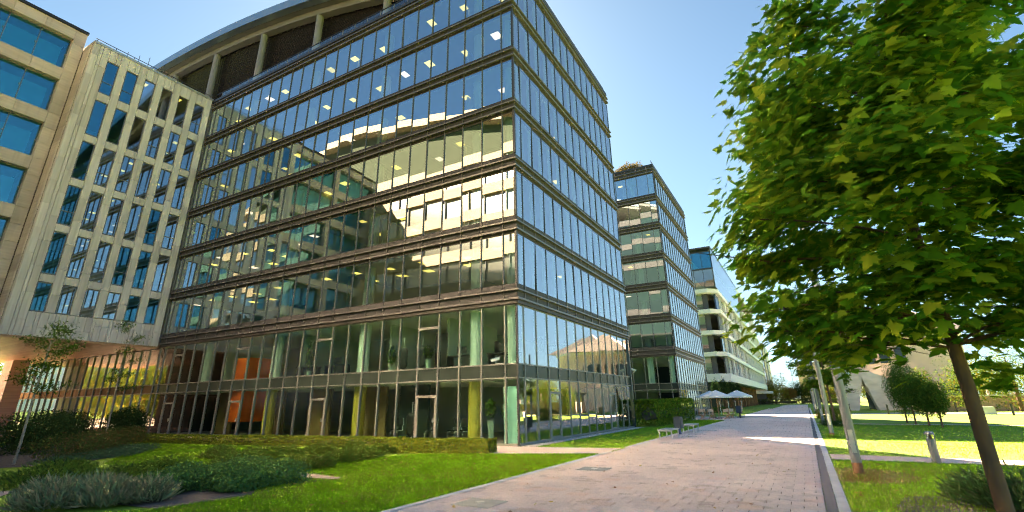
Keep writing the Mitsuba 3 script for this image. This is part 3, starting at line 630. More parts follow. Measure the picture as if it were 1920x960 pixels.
# ---------------------------------------------------------------- white banded block and the buildings beyond
C = thing('office_building', 'third block with white floor bands, dark blue bays and a blue glass box on top', 'building')
CY = 97.0
SB = [(4.8, 6.2), (9.25, 10.0), (13.1, 13.85), (17.0, 17.75), (20.85, 21.6)]
for z0, z1 in SB:
    from shapely.geometry import Polygon
    o = trimesh.creation.extrude_polygon(Polygon([(-40, CY), (-12.6, CY), (-11.0, CY+1.8), (-11.0, 196), (-12.4, 196), (-12.4, CY+2.2), (-13.2, CY+1.4), (-40, CY+1.4)]), z1-z0, engine='earcut'); o.apply_translation((0, 0, z0)); ms(C, 'floor_band', o, 'm_whiteclad')
    bx(C, 'floor_slab', 'm_floor_in', -39, -12.45, CY+1.45, 195, z0+.1, z1-.1)
for (a, z0), (z1, b) in zip(SB[:-1], SB[1:]):
    for q in range(5):
        xr = -13.9-1.55*q
        if q == 0: bx(C, 'dark_panel', 'm_slate', -13.9, -13.0, CY+1.5, CY+1.7, z0, z1)
        quad_y(C, 'window_pane', 'm_glass_far', xr-1.5, xr-.05, CY+1.5, z0, z1, .3)
        bx(C, 'mullion', 'm_mull_dark', xr-.05, xr+.02, CY+1.42, CY+1.58, z0, z1)
        bx(C, 'transom', 'm_mull_dark', xr-1.5, xr-.051, CY+1.42, CY+1.56, z0+1.05, z0+1.12)
        bx(C, 'blind', 'm_blind_green', xr-1.42, xr-.1, CY+1.9, CY+1.93, z0+R.uniform(.6, 2.2), z1)
    y = CY+2.6; q = 0
    while y < 194:
        m = ['m_slate', 'm_slate', 'm_bluepanel', 'm_slate', 'm_window_dark'][int(R.integers(0, 5))]
        w = 4.6
        bx(C, 'bay_panel', m, -11.95, -11.7, y, y+w, z0, z1)
        if q % 2 == 1 or q > 6: bx(C, 'white_pier', 'm_whiteclad', -11.69, -11.3, y+w-.02, y+w+1.1, z0, z1)
        else: bx(C, 'fin', 'm_white', -11.69, -11.35, y+w, y+w+.15, z0, z1)
        y += w+1.1; q += 1
bx(C, 'recess_wall', 'm_slate', -40, -16, CY+5, 195, 0, 20.9)
bx(C, 'ground_glazing', 'm_window_dark', -39, -14.5, CY+4.2, 194, 0, 4.8)
for y in np.arange(CY+3, 190, 9): bx(C, 'ground_pier', 'm_brownwall', -14.3, -13.6, y, y+.7, 0, 4.8)
# glass box on top
bx(C, 'top_core', 'm_core', -38, -15.5, CY+4, 150, 21.6, 28.8)
for i, (z0, z1) in enumerate(((21.7, 25.2), (25.5, 28.6))):
    for q in range(4): quad_y(C, 'window_pane', 'm_glass_blue' if i else 'm_glass_far', -11.2-1.7*(q+1)+.04, -11.2-1.7*q-.04, CY, z0, z1, .3); bx(C, 'mullion', 'm_mull_dark', -11.2-1.7*(q+1)-.04, -11.2-1.7*(q+1)+.04, CY-.06, CY+.05, z0, z1)
bx(C, 'transom', 'm_mull_dark', -18.1, -11.0, CY-.05, CY+.04, 25.2, 25.5); bx(C, 'transom', 'm_mull_dark', -18.1, -11.0, CY-.05, CY+.04, 28.6, 28.8)
bx(C, 'box_floor', 'm_floor_in', -38, -11.2, CY+.1, 140, 25.1, 25.5); bx(C, 'box_roof', 'm_mull_dark', -38, -11.0, CY, 150, 29.4, 29.7)
for n, y in enumerate(np.arange(CY, 138, 2.7)):
    quad_x(C, 'window_pane', 'm_glass_side', -11.05, y+.03, y+2.67, 21.7, 29.4, .1)
bx(C, 'white_frame', 'm_whiteclad', -13, -11, 138.5, 186, 28.6, 29.6); bx(C, 'white_frame', 'm_whiteclad', -12.5, -11, 185, 186, 21.6, 28.6)
bx(C, 'soffit', 'm_beam', -20, -11.2, 139, 185, 28.3, 28.6); bx(C, 'terrace_wall', 'm_window_dark', -20, -19, 139, 185, 21.6, 28.3); bx(C, 'balcony', 'm_whiteclad', -14, -11.3, 150, 170, 24.5, 25.2)
D = thing('office_building', 'far grey block of tall stone strips and glass at the end of the row', 'building')
for y0, y1, m, x in ((200, 207, 'm_glass_far', -11.2), (207, 216, 'm_tstone0', -11), (216, 222, 'm_slate', -11.2), (222, 226, 'm_whiteclad', -10.8), (226, 232, 'm_window_dark', -11.2), (232, 240, 'm_tstone1', -11)):
    bx(D, 'strip', 'm_window_dark' if m == 'm_glass_far' else m, x-8, x, y0, y1, 4.0, 21.6)
    for z in (8, 11.5, 15, 18.5): bx(D, 'floor_line', 'm_mull', x+.0, x+.12, y0, y1-.1, z, z+.3)
bx(D, 'base_slab', 'm_whiteclad', -20, -9.8, 199, 241, 3.6, 4.4); bx(D, 'base_wall', 'm_slate', -20, -12, 200, 240, 0, 3.6); bx(D, 'end_wall', 'm_tstone1', -24, -11.3, 199.2, 199.9, 4.4, 21.6)
PB = thing('apartment_building', 'distant pinkish building with small dark windows behind the trees', 'building')
bx(PB, 'wall', 'm_pinkwall', -1.5, 14, 262, 280, 0, 17)
for z in (5, 8.5, 12): 
    for x in (0.2, 3.2, 6.2, 9.2): bx(PB, 'window', 'm_window_dark', x, x+1.2, 261.95, 262.1, z, z+1.6)
for n, (x, h) in enumerate(((-9.5, 15), (-4.5, 19))):
    k = thing('floodlight_mast', ('short thin floodlight mast far beyond the trees', 'taller thin mast with a crossbar far beyond the trees')[n], 'mast')
    cyl(k, 'pole', 'm_mull', x, 300, 0, h, .12); bx(k, 'crossbar', 'm_mull', x-1.6, x+1.6, 299.9, 300.1, h-1, h-.8)
# round pale building and folded concrete shelter on the right lawn
RO = thing('rotunda', 'round pale building with small arched windows and sloping roofs, seen in the side glass', 'building')
cx, cy, rr = 14.5, 101.0, 7.6
m = trimesh.creation.cylinder(rr, 7.2, sections=48); m.apply_translation((cx, cy, 7.2)); ms(RO, 'wall', m, 'm_rotunda', 20)
m = trimesh.creation.cylinder(rr-1.6, 3.6, sections=48); m.apply_translation((cx, cy, 1.8)); ms(RO, 'ground_glazing', m, 'm_window_dark', 20)
m = trimesh.creation.cylinder(rr+.25, .5, sections=48); m.apply_translation((cx, cy, 10.9)); ms(RO, 'cornice', m, 'm_whiteclad', 20)
for a in np.arange(130, 262, 14.5):
    t = math.radians(a); px_, py_ = cx+rr*math.cos(t), cy+rr*math.sin(t)
    from shapely.geometry import Point, box as sbox
    sh = sbox(-.6, -1.0, .6, .6).union(Point(0, .6).buffer(.6)); g = trimesh.creation.extrude_polygon(sh, .4, engine='earcut')
    g.apply_transform(trimesh.transformations.rotation_matrix(math.pi/2, (1, 0, 0))); g.apply_transform(trimesh.transformations.rotation_matrix(t+math.pi/2, (0, 0, 1))); g.apply_translation((px_, py_, 7.6)); ms(RO, 'arched_window', g, 'm_window_dark')
for s, (dx, dy, h, w) in enumerate(((-3, -3, 3.6, 6), (2, 2, 4.6, 6.5), (-4, 5, 3.0, 5.2))):
    v = np.array([(cx+dx-w, cy+dy-w, 10.9), (cx+dx+w, cy+dy-w, 11.2), (cx+dx+w*.9, cy+dy+w, 11.5), (cx+dx-w*.9, cy+dy+w, 11.0), (cx+dx-.2*w, cy+dy-.3*w, 11+h), (cx+dx+.5*w, cy+dy+.5*w, 11.2+h*.8)])
    ms(RO, 'roof_sail', (v, np.array([(0, 1, 4), (1, 2, 5), (1, 5, 4), (2, 3, 5), (3, 4, 5), (3, 0, 4)])), 'm_rotunda')
FS = thing('concrete_shelter', 'folded pale concrete arch standing on the lawn', 'shelter')
def fold(pts, th, name):
    p = np.array(pts, float); lo, hi = p.copy(), p.copy(); lo[:, 1] -= th; hi[:, 1] += th
    hull = trimesh.Trimesh(np.vstack([lo, hi])).convex_hull; h = hull.subdivide().subdivide().subdivide()
    h.vertices += (meshkit.fbm(h.vertices*.7, 3, 4)[:, None]-.5)*.5*np.array([1, 1, .4]); ms(FS, name, h, 'm_conc')
fold([(4.2, 92, 0), (6.4, 92, 0), (5.9, 92, 2.4), (7.2, 92, 5.6), (7.8, 92, 5.6), (4.0, 92, 3.6)], 1.6, 'left_leg')
fold([(8.8, 92, 0), (11.6, 92, 0), (12.4, 92, 3.4), (7.9, 92, 5.7), (7.2, 92, 5.6), (8.4, 92, 3.4)], 1.7, 'right_leg')
fold([(11.5, 94, 0), (15, 94, 0), (15.2, 94, 3.2), (11.5, 94, 4.2)], 1.3, 'side_wall')
LW = thing('garden_wall', 'low pinkish wall with posts at the back of the right lawn', 'wall')
bx(LW, 'wall', 'm_pinkwall', 11.5, 60, 82, 82.5, 0, 1.7); bx(LW, 'coping', 'm_whiteclad', 11.5, 60, 81.9, 82.6, 1.7, 1.85)
for x in np.arange(12.5, 60, 2.2): bx(LW, 'post', 'm_pinkwall', x, x+.2, 82.7, 82.9, 1.85, 3.2)
# ---------------------------------------------------------------- street furniture
for n, y in enumerate((14.92, 29.5, 44.2, 58.8, 73.4, 88)):
    w = ('nearest the viewer, with a rusty foot and a hatch', 'second along the right kerb', 'third along the right kerb beside the yellow bush', 'fourth along the right kerb', 'fifth along the right kerb', 'farthest along the right kerb')[n]
    k = thing('lamp_post', 'slim grey steel lamp post, '+w, 'lamp post', 'lamp posts along the right kerb')
    ms(k, 'pole', tube([(.75, y, .0), (.75, y, .4), (.75, y, 3), (.75, y, 6.2)], [.105, .105, .10, .085], 18), 'm_post', 40)
    bx(k, 'hatch', 'm_galv', .70, .80, y-.112, y-.095, .55, 1.05)
    if n < 2: cyl(k, 'rusty_foot', 'm_rust', .75, y, .0, .34 if n == 0 else .2, .108)
    cyl(k, 'cap', 'm_galv', .75, y, 6.2, 6.3, .1)
k = thing('bollard_light', 'short fat grey bollard light with a round head on the right lawn', 'bollard light')
cyl(k, 'body', 'm_post', 2.86, 19.05, 0, .62, .11); cyl(k, 'lens', 'm_glass_clear', 2.86, 19.05, .62, .74, .095); cyl(k, 'lamp', 'm_rust', 2.86, 19.05, .62, .735, .045)
for a in (0, 2.1, 4.2): bx(k, 'rib', 'm_post', 2.86+.1*math.cos(a)-.012, 2.86+.1*math.cos(a)+.012, 19.05+.1*math.sin(a)-.012, 19.05+.1*math.sin(a)+.012, .62, .74)
m = trimesh.creation.revolve([(0, 0), (.125, 0), (.125, .03), (.10, .075), (0, .085)], sections=24); m.apply_translation((2.86, 19.05, .74)); ms(k, 'cap', m, 'm_post', 30)
for n, (x, y) in enumerate(((7.46, 69.5), (11.74, 66.9), (16.3, 64.6), (13.2, 79), (14.8, 77.5))):
    k = thing('bollard', 'thin black bollard on the far right lawn, '+('by the concrete arch', 'right of the clipped trees', 'farthest right', 'left one in front of the pink wall', 'right one in front of the pink wall')[n], 'bollard', 'black bollards on the far lawn')
    cyl(k, 'post', 'm_blackmetal', x, y, 0, .95, .09); cyl(k, 'cap', 'm_black', x, y, .95, 1.0, .1)
k = thing('stone_block', 'pale concrete seat block on the far right lawn', 'block'); g = mbox(-.6, .6, -.45, .45, 0, .75); g.vertices[g.vertices[:, 2] > .3] *= (.8, .8, 1); g.apply_translation((15.4, 68.4, 0)); ms(k, 'body', g, 'm_conc')
for n, y in enumerate((26.4, 31.9)):
    k = thing('bench', ('nearer grey backless bench at the left edge of the promenade', 'farther grey backless bench at the left edge of the promenade')[n], 'bench', 'benches by the promenade')
    for q in range(5): bx(k, 'slat', 'm_galv', -6.5+.135*q, -6.5+.135*q+.12, y-.85, y+.85, .425, .47)
    for yy in (y-.72, y+.72):
        for x in (-6.46, -5.89): bx(k, 'leg', 'm_galv', x-.025, x+.025, yy-.025, yy+.025, 0, .37)
        bx(k, 'crossbar', 'm_galv', -6.5, -5.85, yy-.03, yy+.03, .37, .424)
k = thing('litter_bin', 'dark blue grey slab shaped litter bin between the two benches', 'litter bin')
g = trimesh.creation.extrude_polygon(Polygon([(-.17, -.28), (.17, -.28), (.17, .28), (-.17, .28)]).buffer(.03), .58); g.apply_translation((-6.42, 29.9, .32)); ms(k, 'body', g, 'm_bin', 30)
bx(k, 'foot', 'm_bluepanel', -6.5, -6.34, 29.8, 30.0, 0, .32); bx(k, 'lid', 'm_black', -6.55, -6.29, 29.66, 30.14, .9, .93)
k = thing('litter_bin', 'small black litter bin by the concrete arch on the right lawn', 'litter bin'); bx(k, 'body', 'm_blackmetal', 3.6, 4.2, 72, 72.4, .25, 1.1); bx(k, 'foot', 'm_blackmetal', 3.85, 3.95, 72.1, 72.3, 0, .25)
k = thing('menu_stand', 'dark slanted menu stand at the corner of the cafe terrace', 'menu stand'); bx(k, 'post', 'm_black', -6.2, -6.08, 57.2, 57.3, 0, .7); bx(k, 'panel', 'm_bin', -6.42, -5.9, 57.0, 57.4, .5, 1.15, rx=-12)
def parasol(x, y, w, label):
    k = thing('parasol', label, 'parasol', 'white parasols on the cafe terrace')
    ms(k, 'pole', tube([(x, y, 0), (x, y, 2.6)], [.04, .035], 10), 'm_wood')
    n = 8; ring = [(x+w*math.cos(a), y+w*math.sin(a), 2.12) for a in np.arange(n)*2*math.pi/n+.39]
    v = [(x, y, 2.72)]+ring+[(a, b, c-.16) for a, b, c in ring]
    f = [(0, 1+i, 1+(i+1) % n) for i in range(n)]+[(1+i, 9+i, 9+(i+1) % n) for i in range(n)]+[(1+i, 9+(i+1) % n, 1+(i+1) % n) for i in range(n)]
    ms(k, 'canopy', (np.array(v), np.array(f)), 'm_canvas')
    for p in ring: ms(k, 'rib', tube([(x, y, 2.66), (p[0], p[1], 2.08)], .014, 5), 'm_wood'); ms(k, 'strut', tube([(x, y, 1.85), ((p[0]+x)/2, (p[1]+y)/2, 2.36)], .014, 5), 'm_wood')
    bx(k, 'base', 'm_slate', x-.35, x+.35, y-.35, y+.35, .021, .1)
parasol(-7.9, 55.6, 1.45, 'white parasol nearest the hedge on the cafe terrace'); parasol(-8.9, 58.5, 1.5, 'white parasol at the back of the cafe terrace'); parasol(-6.3, 59.2, 1.5, 'white parasol nearest the promenade on the cafe terrace')
k = thing('parasol_mast', 'pale steel mast standing behind the parasols', 'mast'); ms(k, 'pole', tube([(-9.6, 57.0, 0), (-9.9, 57.0, 3.6)], .06, 10), 'm_galv')
def chair(x, y, rz, label):
    k = thing('director_chair', label, 'chair', 'wooden folding chairs on the cafe terrace')
    M = trimesh.transformations.rotation_matrix(rz, (0, 0, 1)); M[:3, 3] = (x, y, .02)
    def P(m): m.apply_transform(M); return m
    for s in (-.27, .27):
        ms(k, 'side_rail', P(mbox(s-.02, s+.02, -.24, .24, .6, .64)), 'm_wood'); ms(k, 'post', P(mbox(s-.02, s+.02, .2, .235, .4, .95)), 'm_wood')
        ms(k, 'leg', P(tube([(s, -.2, .0), (-s, -.2, .42)], .02, 6)), 'm_wood'); ms(k, 'leg', P(tube([(s, .2, .0), (-s, .2, .42)], .02, 6)), 'm_wood')
    ms(k, 'seat', P(mbox(-.26, .26, -.22, .22, .42, .44)), 'm_chaircanvas'); ms(k, 'back', P(mbox(-.27, .27, .19, .2, .64, .9)), 'm_chaircanvas')
for n, (x, y, a) in enumerate(((-9.1, 53.6, 2.9), (-8.3, 53.4, 3.3), (-7.0, 54.5, 3.0), (-6.75, 55.9, .4), (-9.4, 55.4, .2), (-7.1, 57.6, 2.0), (-8.6, 56.6, 1.2))):
    chair(x, y, a, 'wooden folding chair with cream canvas, '+('leftmost of the front row beside the hedge', 'second of the front row from the hedge', 'third of the front row, under the parasol edge', 'nearest the promenade edge', 'behind the front row near the hedge', 'beside the menu stand', 'in the middle of the terrace')[n])
for n, (x, y) in enumerate(((-8.6, 54.6), (-7.0, 56.6))):
    k = thing('cafe_table', ('round cafe table behind the front row of chairs', 'round cafe table near the menu stand')[n], 'table', 'cafe tables'); cyl(k, 'top', 'm_table', x, y, .72, .75, .4); cyl(k, 'leg', 'm_galv', x, y, .02, .72, .03); cyl(k, 'foot', 'm_galv', x, y, .02, .05, .22)
def camera_(x, y, z, dx, dy, label):
    k = thing('security_camera', label, 'camera')
    g = mbox(-.2, .2, -.05, .05, 0, .1); h = mbox(-.25, .22, -.065, .065, .1, .125)
    a = math.atan2(dy, dx)
    for nm, m, mt in (('housing', g, 'm_white'), ('hood', h, 'm_silver')):
        m.apply_transform(trimesh.transformations.rotation_matrix(.25, (0, 1, 0))); m.apply_transform(trimesh.transformations.rotation_matrix(a, (0, 0, 1))); m.apply_translation((x, y, z)); ms(k, nm, m, mt)
    ms(k, 'bracket', tube([(x, y, z), (x+.02, y, z-.12), (x-.25*dx+.1, y-.3*dy, z-.14)], .018, 6), 'm_white')
camera_(-12.05, 19.72, 3.60, -.9, -.5, 'white security camera on the front of the glass block near its corner')
camera_(-10.75, 37.2, 3.9, .8, -.5, 'white security camera at the far end of the glass side wall')

# ---------------------------------------------------------------- vegetation
def dens_poly(n, poly):
    from shapely import contains_xy
    from shapely.geometry import Polygon as Pg
    P = Pg(poly); x0, y0, x1, y1 = P.bounds; out = []
    while sum(map(len, out)) < n:
        q = np.c_[R.uniform(x0, x1, n), R.uniform(y0, y1, n)]; out.append(q[contains_xy(P, q[:, 0], q[:, 1])])
    return np.vstack(out)[:n]
def grass(name, label, areas):
    vs, cs = [], []
    for n, poly, h, w in areas:
        p = dens_poly(n, poly); k = len(p); a = R.uniform(0, 6.28, k); H = h*R.uniform(.5, 1.3, k)
        lean = np.c_[np.cos(a*3.1+1), np.sin(a*3.1+1)]*(H*R.uniform(.1, .7, k))[:, None]
        d = np.c_[np.cos(a), np.sin(a)]*w*R.uniform(.6, 1.3, (k, 1))
        z0 = np.zeros(k)
        tri = np.stack([np.c_[p-d, z0], np.c_[p+d, z0], np.c_[p+lean, H]], 1); vs.append(tri.reshape(-1, 3))
        t = meshkit.fbm(np.c_[p*.5, np.zeros(k)], 3, 3); t2 = meshkit.fbm(np.c_[p*2.3, np.ones(k)], 3, 9); dry = (R.random(k) < .10+.45*(t > .56)*(t2 > .45)); near1 = (np.hypot(p[:, 0]-.85, (p[:, 1]-15.4)*.8) < 1.1) & (R.random(k) < .8)
        c = np.stack([.17+.10*t, .36+.12*t, .016+0*t], 1)*R.uniform(.55, 1.4, (k, 1))*(.7+.6*t2)[:, None]; c[dry] = c[dry]*.4+np.array([.17, .15, .05])*.7; c[near1] = np.array([.30, .22, .10])*R.uniform(.7, 1.2, (near1.sum(), 1))
        cs.append(np.repeat(c, 3, 0))
    v = np.vstack(vs); f = np.arange(len(v)).reshape(-1, 3)
    k = key(name); add(k, mikit.ply((v, f), color=np.vstack(cs)), 'm_blade'); lab(k, label, 'grass', kind='stuff')
LL = [(-6.78, 4), (-6.78, 18.1), (-10.2, 16.8), (-13.2, 15.6), (-14.3, 12), (-13.5, 10.5), (-10.6, 10.0), (-10.6, 9.6), (-13, 9.6), (-10.6, 7.4), (-10.8, 5.6), (-13, 3)]
LL2 = [(-15.8, 9.0), (-21.5, 9.2), (-26.5, 12.2), (-33.5, 15.2), (-19, 16.5), (-18.6, 13.5), (-16.6, 10.6)]
RL = [(.34, 6.5), (.34, 18.9), (5, 18.8), (8, 18.4), (8, 6.5)]
RL2 = [(.34, 20.8), (.34, 44), (14, 42), (20, 30), (14, 19.9), (5, 20.4)]
LS = [(-10.3, 20.3), (-6.78, 20.8), (-6.78, 51), (-9.2, 52), (-9.6, 37), (-10.3, 37)]
LC = [(-11.6, 62), (-7.4, 77), (-7.0, 92), (-12.4, 96)]
grass('grass', 'short green lawn grass on both sides of the promenade', [(110000, LL, .065, .009), (36000, LL2, .06, .009), (48000, RL, .065, .009), (46000, RL2, .06, .009), (30000, LS, .055, .008), (2600, [(.45, 14.5), (1.1, 14.5), (1.1, 15.3), (.45, 15.3)], .13, .006), (900, [(.5, 29.2), (1.0, 29.2), (1.0, 29.8), (.5, 29.8)], .14, .008)])
def hedge(name, label, poly_line, w, h, n, size, base, group=None, acc=None, pacc=.0, round_=.12, cat_='hedge'):
    """clipped hedge along a line: leaves on and just under its skin, over a dark twig core"""
    k = thing(name, label, cat_, group); L = np.array(poly_line, float); parts = []
    seg = np.linalg.norm(np.diff(L, axis=0), axis=1); cum = np.r_[0, np.cumsum(seg)]
    s = R.uniform(0, cum[-1], n); i = np.clip(np.searchsorted(cum, s)-1, 0, len(seg)-1); t = (s-cum[i])/seg[i]
    c = L[i]*(1-t)[:, None]+L[i+1]*t[:, None]; d = (L[i+1]-L[i])/seg[i][:, None]; nn = np.c_[-d[:, 1], d[:, 0]]
    u = R.random(n); side = np.where(u < .45, 0, np.where(u < .75, 1, -1))
    off = np.where(side == 0, R.uniform(-1, 1, n), side*(1-.16*R.random(n)**2)); z = np.where(side == 0, 1-.13*R.random(n)**2, R.uniform(.02, 1, n))
    lump = .85+.3*meshkit.fbm(np.c_[c*1.3, z*1.5], 3, 11)
    off = off*(1-round_*np.maximum(0, z-.7)*3); p = np.c_[c+nn*(off*w*.5*lump)[:, None], z*h*lump]
    end = R.random(n) < .05; p[end, :2] = np.where((s[end] < cum[-1]/2)[:, None], L[0], L[-1])+nn[end]*R.uniform(-w/2, w/2, (end.sum(), 1))
    nrm = np.c_[nn*side[:, None], (side == 0)*1.0+.35]+R.normal(0, .45, (n, 3))
    v, f = scatter(LV, LF, p, rot_to(nrm, R.uniform(0, 6.28, n)), size*R.uniform(.6, 1.35, n))
    ms(k, 'foliage', (v, f), 'm_leaf_matt', color=vcol(base, n, 4, .6, .3, acc, pacc))
    ms(k, 'core', cat([tube([(*(L[q]*.93+L[q+1]*.07), h*.42), (*(L[q+1]*.93+L[q]*.07), h*.42)], min(w, h)*.22, 7) for q in range(len(L)-1)]), 'm_mulch')
YG = (.26, .25, .03)
hedge('hedge', 'long low clipped hedge along the front of the glass block', [(-34.5, 15.9), (-27, 16.6), (-20, 17.5), (-15.9, 17.9)], .85, .42, 34000, .075, (.15, .20, .025), 'clipped hedges in front of the glass block', YG, .25)
hedge('hedge', 'short low clipped hedge ending near the building corner', [(-14.6, 16.2), (-12.4, 16.75), (-10.6, 17.1)], .9, .50, 14000, .07, (.16, .21, .025), 'clipped hedges in front of the glass block', YG, .3)
hedge('hedge', 'tall leafy laurel hedge between the glass side wall and the terrace', [(-10.55, 38.3), (-10.5, 44), (-10.4, 52.3)], 1.7, 1.85, 15000, .17, (.10, .19, .018), None, (.24, .28, .03), .3, .2)
def spray(name, label, rows_, n, h, base, cat_, spread=.35, acc=None, pacc=.1, group=None, sz=.16, m='m_leaf_matt', lean=.7):
    """low spreading shrubs: bunches of narrow needles or blades fanning up and out"""
    k = thing(name, label, cat_, group); q = []
    for (x, y, r) in rows_:
        kk = int(n/len(rows_)); a = R.uniform(0, 6.28, kk); rr = r*np.sqrt(R.random(kk)); zz = h*(1-.75*(rr/r)**2)*R.uniform(.15, 1, kk)*(.7+.6*meshkit.fbm(np.c_[x+rr*np.cos(a), y+rr*np.sin(a), 0*a]*1.9, 2, 5))
        q.append((np.c_[x+rr*np.cos(a), y+rr*np.sin(a), zz], np.c_[np.cos(a)*lean, np.sin(a)*lean, np.full(kk, .6)]+R.normal(0, spread, (kk, 3))))
    p = np.vstack([a for a, b in q]); d = np.vstack([b for a, b in q]); d[:, 2] = np.abs(d[:, 2])*.8+.05
    mt = rot_to(d, R.uniform(0, 6.28, len(p)))[:, :, [0, 2, 1]]
    v, f = scatter(NV, NF, p, mt, sz*R.uniform(.6, 1.4, len(p))); v[:, 2] = np.maximum(v[:, 2], .005)
    ms(k, 'foliage', (v, f), m, color=vcol(base, len(p), 4, .4, .25, acc, pacc)); return k
JG = (.14, .22, .035)
def rowpts(a, b, n, r, j=.15): return [(a[0]+(b[0]-a[0])*t+R.normal(0, j), a[1]+(b[1]-a[1])*t+R.normal(0, j), r*R.uniform(.8, 1.2)) for t in np.linspace(0, 1, n)]
spray('juniper_row', 'low juniper row on the lawn side of the sandy path', rowpts((-13.2, 10.8), (-14.6, 15.4), 7, .46), 8000, .40, JG, 'shrub', acc=(.14, .15, .03), pacc=.2)
spray('juniper_row', 'low juniper row on the far side of the sandy path, left of the other', rowpts((-15.0, 9.4), (-17.6, 12.5), 6, .5)+rowpts((-17.6, 12.5), (-16.6, 15.6), 5, .5), 10000, .40, JG, 'shrub', acc=(.13, .14, .03), pacc=.2)
spray('juniper_row', 'low juniper spreading left along the edge of the far lawn', rowpts((-18.0, 11.6), (-21, 12.9), 5, .42), 4000, .32, JG, 'shrub', acc=(.12, .13, .03), pacc=.2)
v1 = [blob_leaves(3800, (x, y, .22), (r, r, h), .07, (.085, .18, .055), .6, .5, acc=(.15, .27, .05), pacc=.25, seed=s) for s, (x, y, r, h) in enumerate(((-12.9, 7.2, .75, .34), (-12.1, 7.9, .85, .4), (-11.6, 8.7, .75, .36), (-12.9, 8.6, .8, .4), (-11.5, 7.7, .6, .3), (-12.6, 6.6, .55, .26)))]
k = thing('shrub', 'broad dark green low shrub in the soil bed at the lower left', 'shrub'); mm, cc = merge_l(v1); ms(k, 'foliage', mm, 'm_leaf_matt', color=cc)
spray('ornamental_grass', 'grey green feathery grass clump at the lower left edge of the picture', [(-12.9, 4.9, .6), (-12.3, 5.5, .55), (-11.9, 6.0, .4), (-13.4, 5.8, .5), (-14.0, 5.2, .5)], 8000, .34, (.22, .26, .14), 'grass', .25, (.40, .34, .2), .25, sz=.24, lean=.35)
spray('shrub', 'bright green low spreading shrubs along the near edge of the left lawn', rowpts((-15.0, 6.2), (-16.6, 9.0), 7, .7)+rowpts((-16.2, 5.6), (-20, 7.6), 6, .7), 10000, .38, (.13, .21, .03), 'shrub', acc=(.03, .06, .02), pacc=.2)
def bed(name, label, pts, rx, h, n, size, base, acc=None, pacc=.2, cat_='shrub'):
    k = thing(name, label, cat_); L = [blob_leaves(int(n/len(pts)), (x, y, h*.5), (rx, rx, h*.52), size, base, .6, .5, acc=acc, pacc=pacc, seed=s) for s, (x, y) in enumerate(pts)]
    mm, cc = merge_l(L); ms(k, 'foliage', mm, 'm_leaf_matt', color=cc)
bed('shrub', 'reddish green loose shrubs in the middle of the left planting bed', [(-24+-1.15*i, 8.3+.9*i+R.normal(0, .3)) for i in range(8)], 1.05, .95, 13000, .075, (.08, .11, .03), (.22, .10, .05), .16)
bed('shrub', 'blue green ground cover at the front of the left planting bed', [(-22.6-.9*i, 8.4+.85*i) for i in range(6)]+[(-24-.9*i, 10.6+.75*i) for i in range(4)], .8, .3, 9000, .06, (.08, .15, .08))
bed('shrub', 'dark tall shrubs at the back of the left planting bed', [(-30-1.5*i, 9.5+.8*i) for i in range(8)], 1.5, 1.75, 16000, .11, (.045, .08, .025))
bed('shrub', 'dark broad evergreen shrub left of the glass front', [(-35.6, 16.0), (-36.8, 16.6), (-38.2, 16.9), (-39.6, 17.6)], 1.15, 1.9, 9000, .12, (.03, .06, .02))
bed('shrub', 'yellow green bushes at the right kerb behind the lamp posts', [(1.0, 47.2), (1.7, 48.4), (1.2, 49.8), (2.2, 50.3)], .8, 1.15, 6000, .09, (.13, .16, .02), (.26, .25, .03), .3)
bed('shrub', 'small dark tuft of shrub at the foot of the second maple', [(1.0, 41.0), (1.7, 40.6)], .6, .4, 1500, .08, (.04, .08, .02))
spray('juniper', 'spreading juniper in the soil bed under the near maple', [(2.35, 12.1, .5), (2.75, 11.7, .55), (3.2, 11.9, .6), (3.3, 11.3, .6)], 3200, .55, (.09, .17, .05), 'shrub', .3, (.10, .14, .06), .15, sz=.22)
pb = []
for i in range(420):
    x, y = R.uniform(-10.97, -10.38), R.uniform(20.2, 36); g = trimesh.creation.icosphere(0, R.uniform(.015, .04)); g.apply_scale((1, 1, .6)); g.apply_translation((x, y, .02)); pb.append(g)
lab(ms(None, 'gravel', cat(pb), 'm_kerb'), 'loose pale pebbles on the gravel strip', 'gravel', kind='stuff')

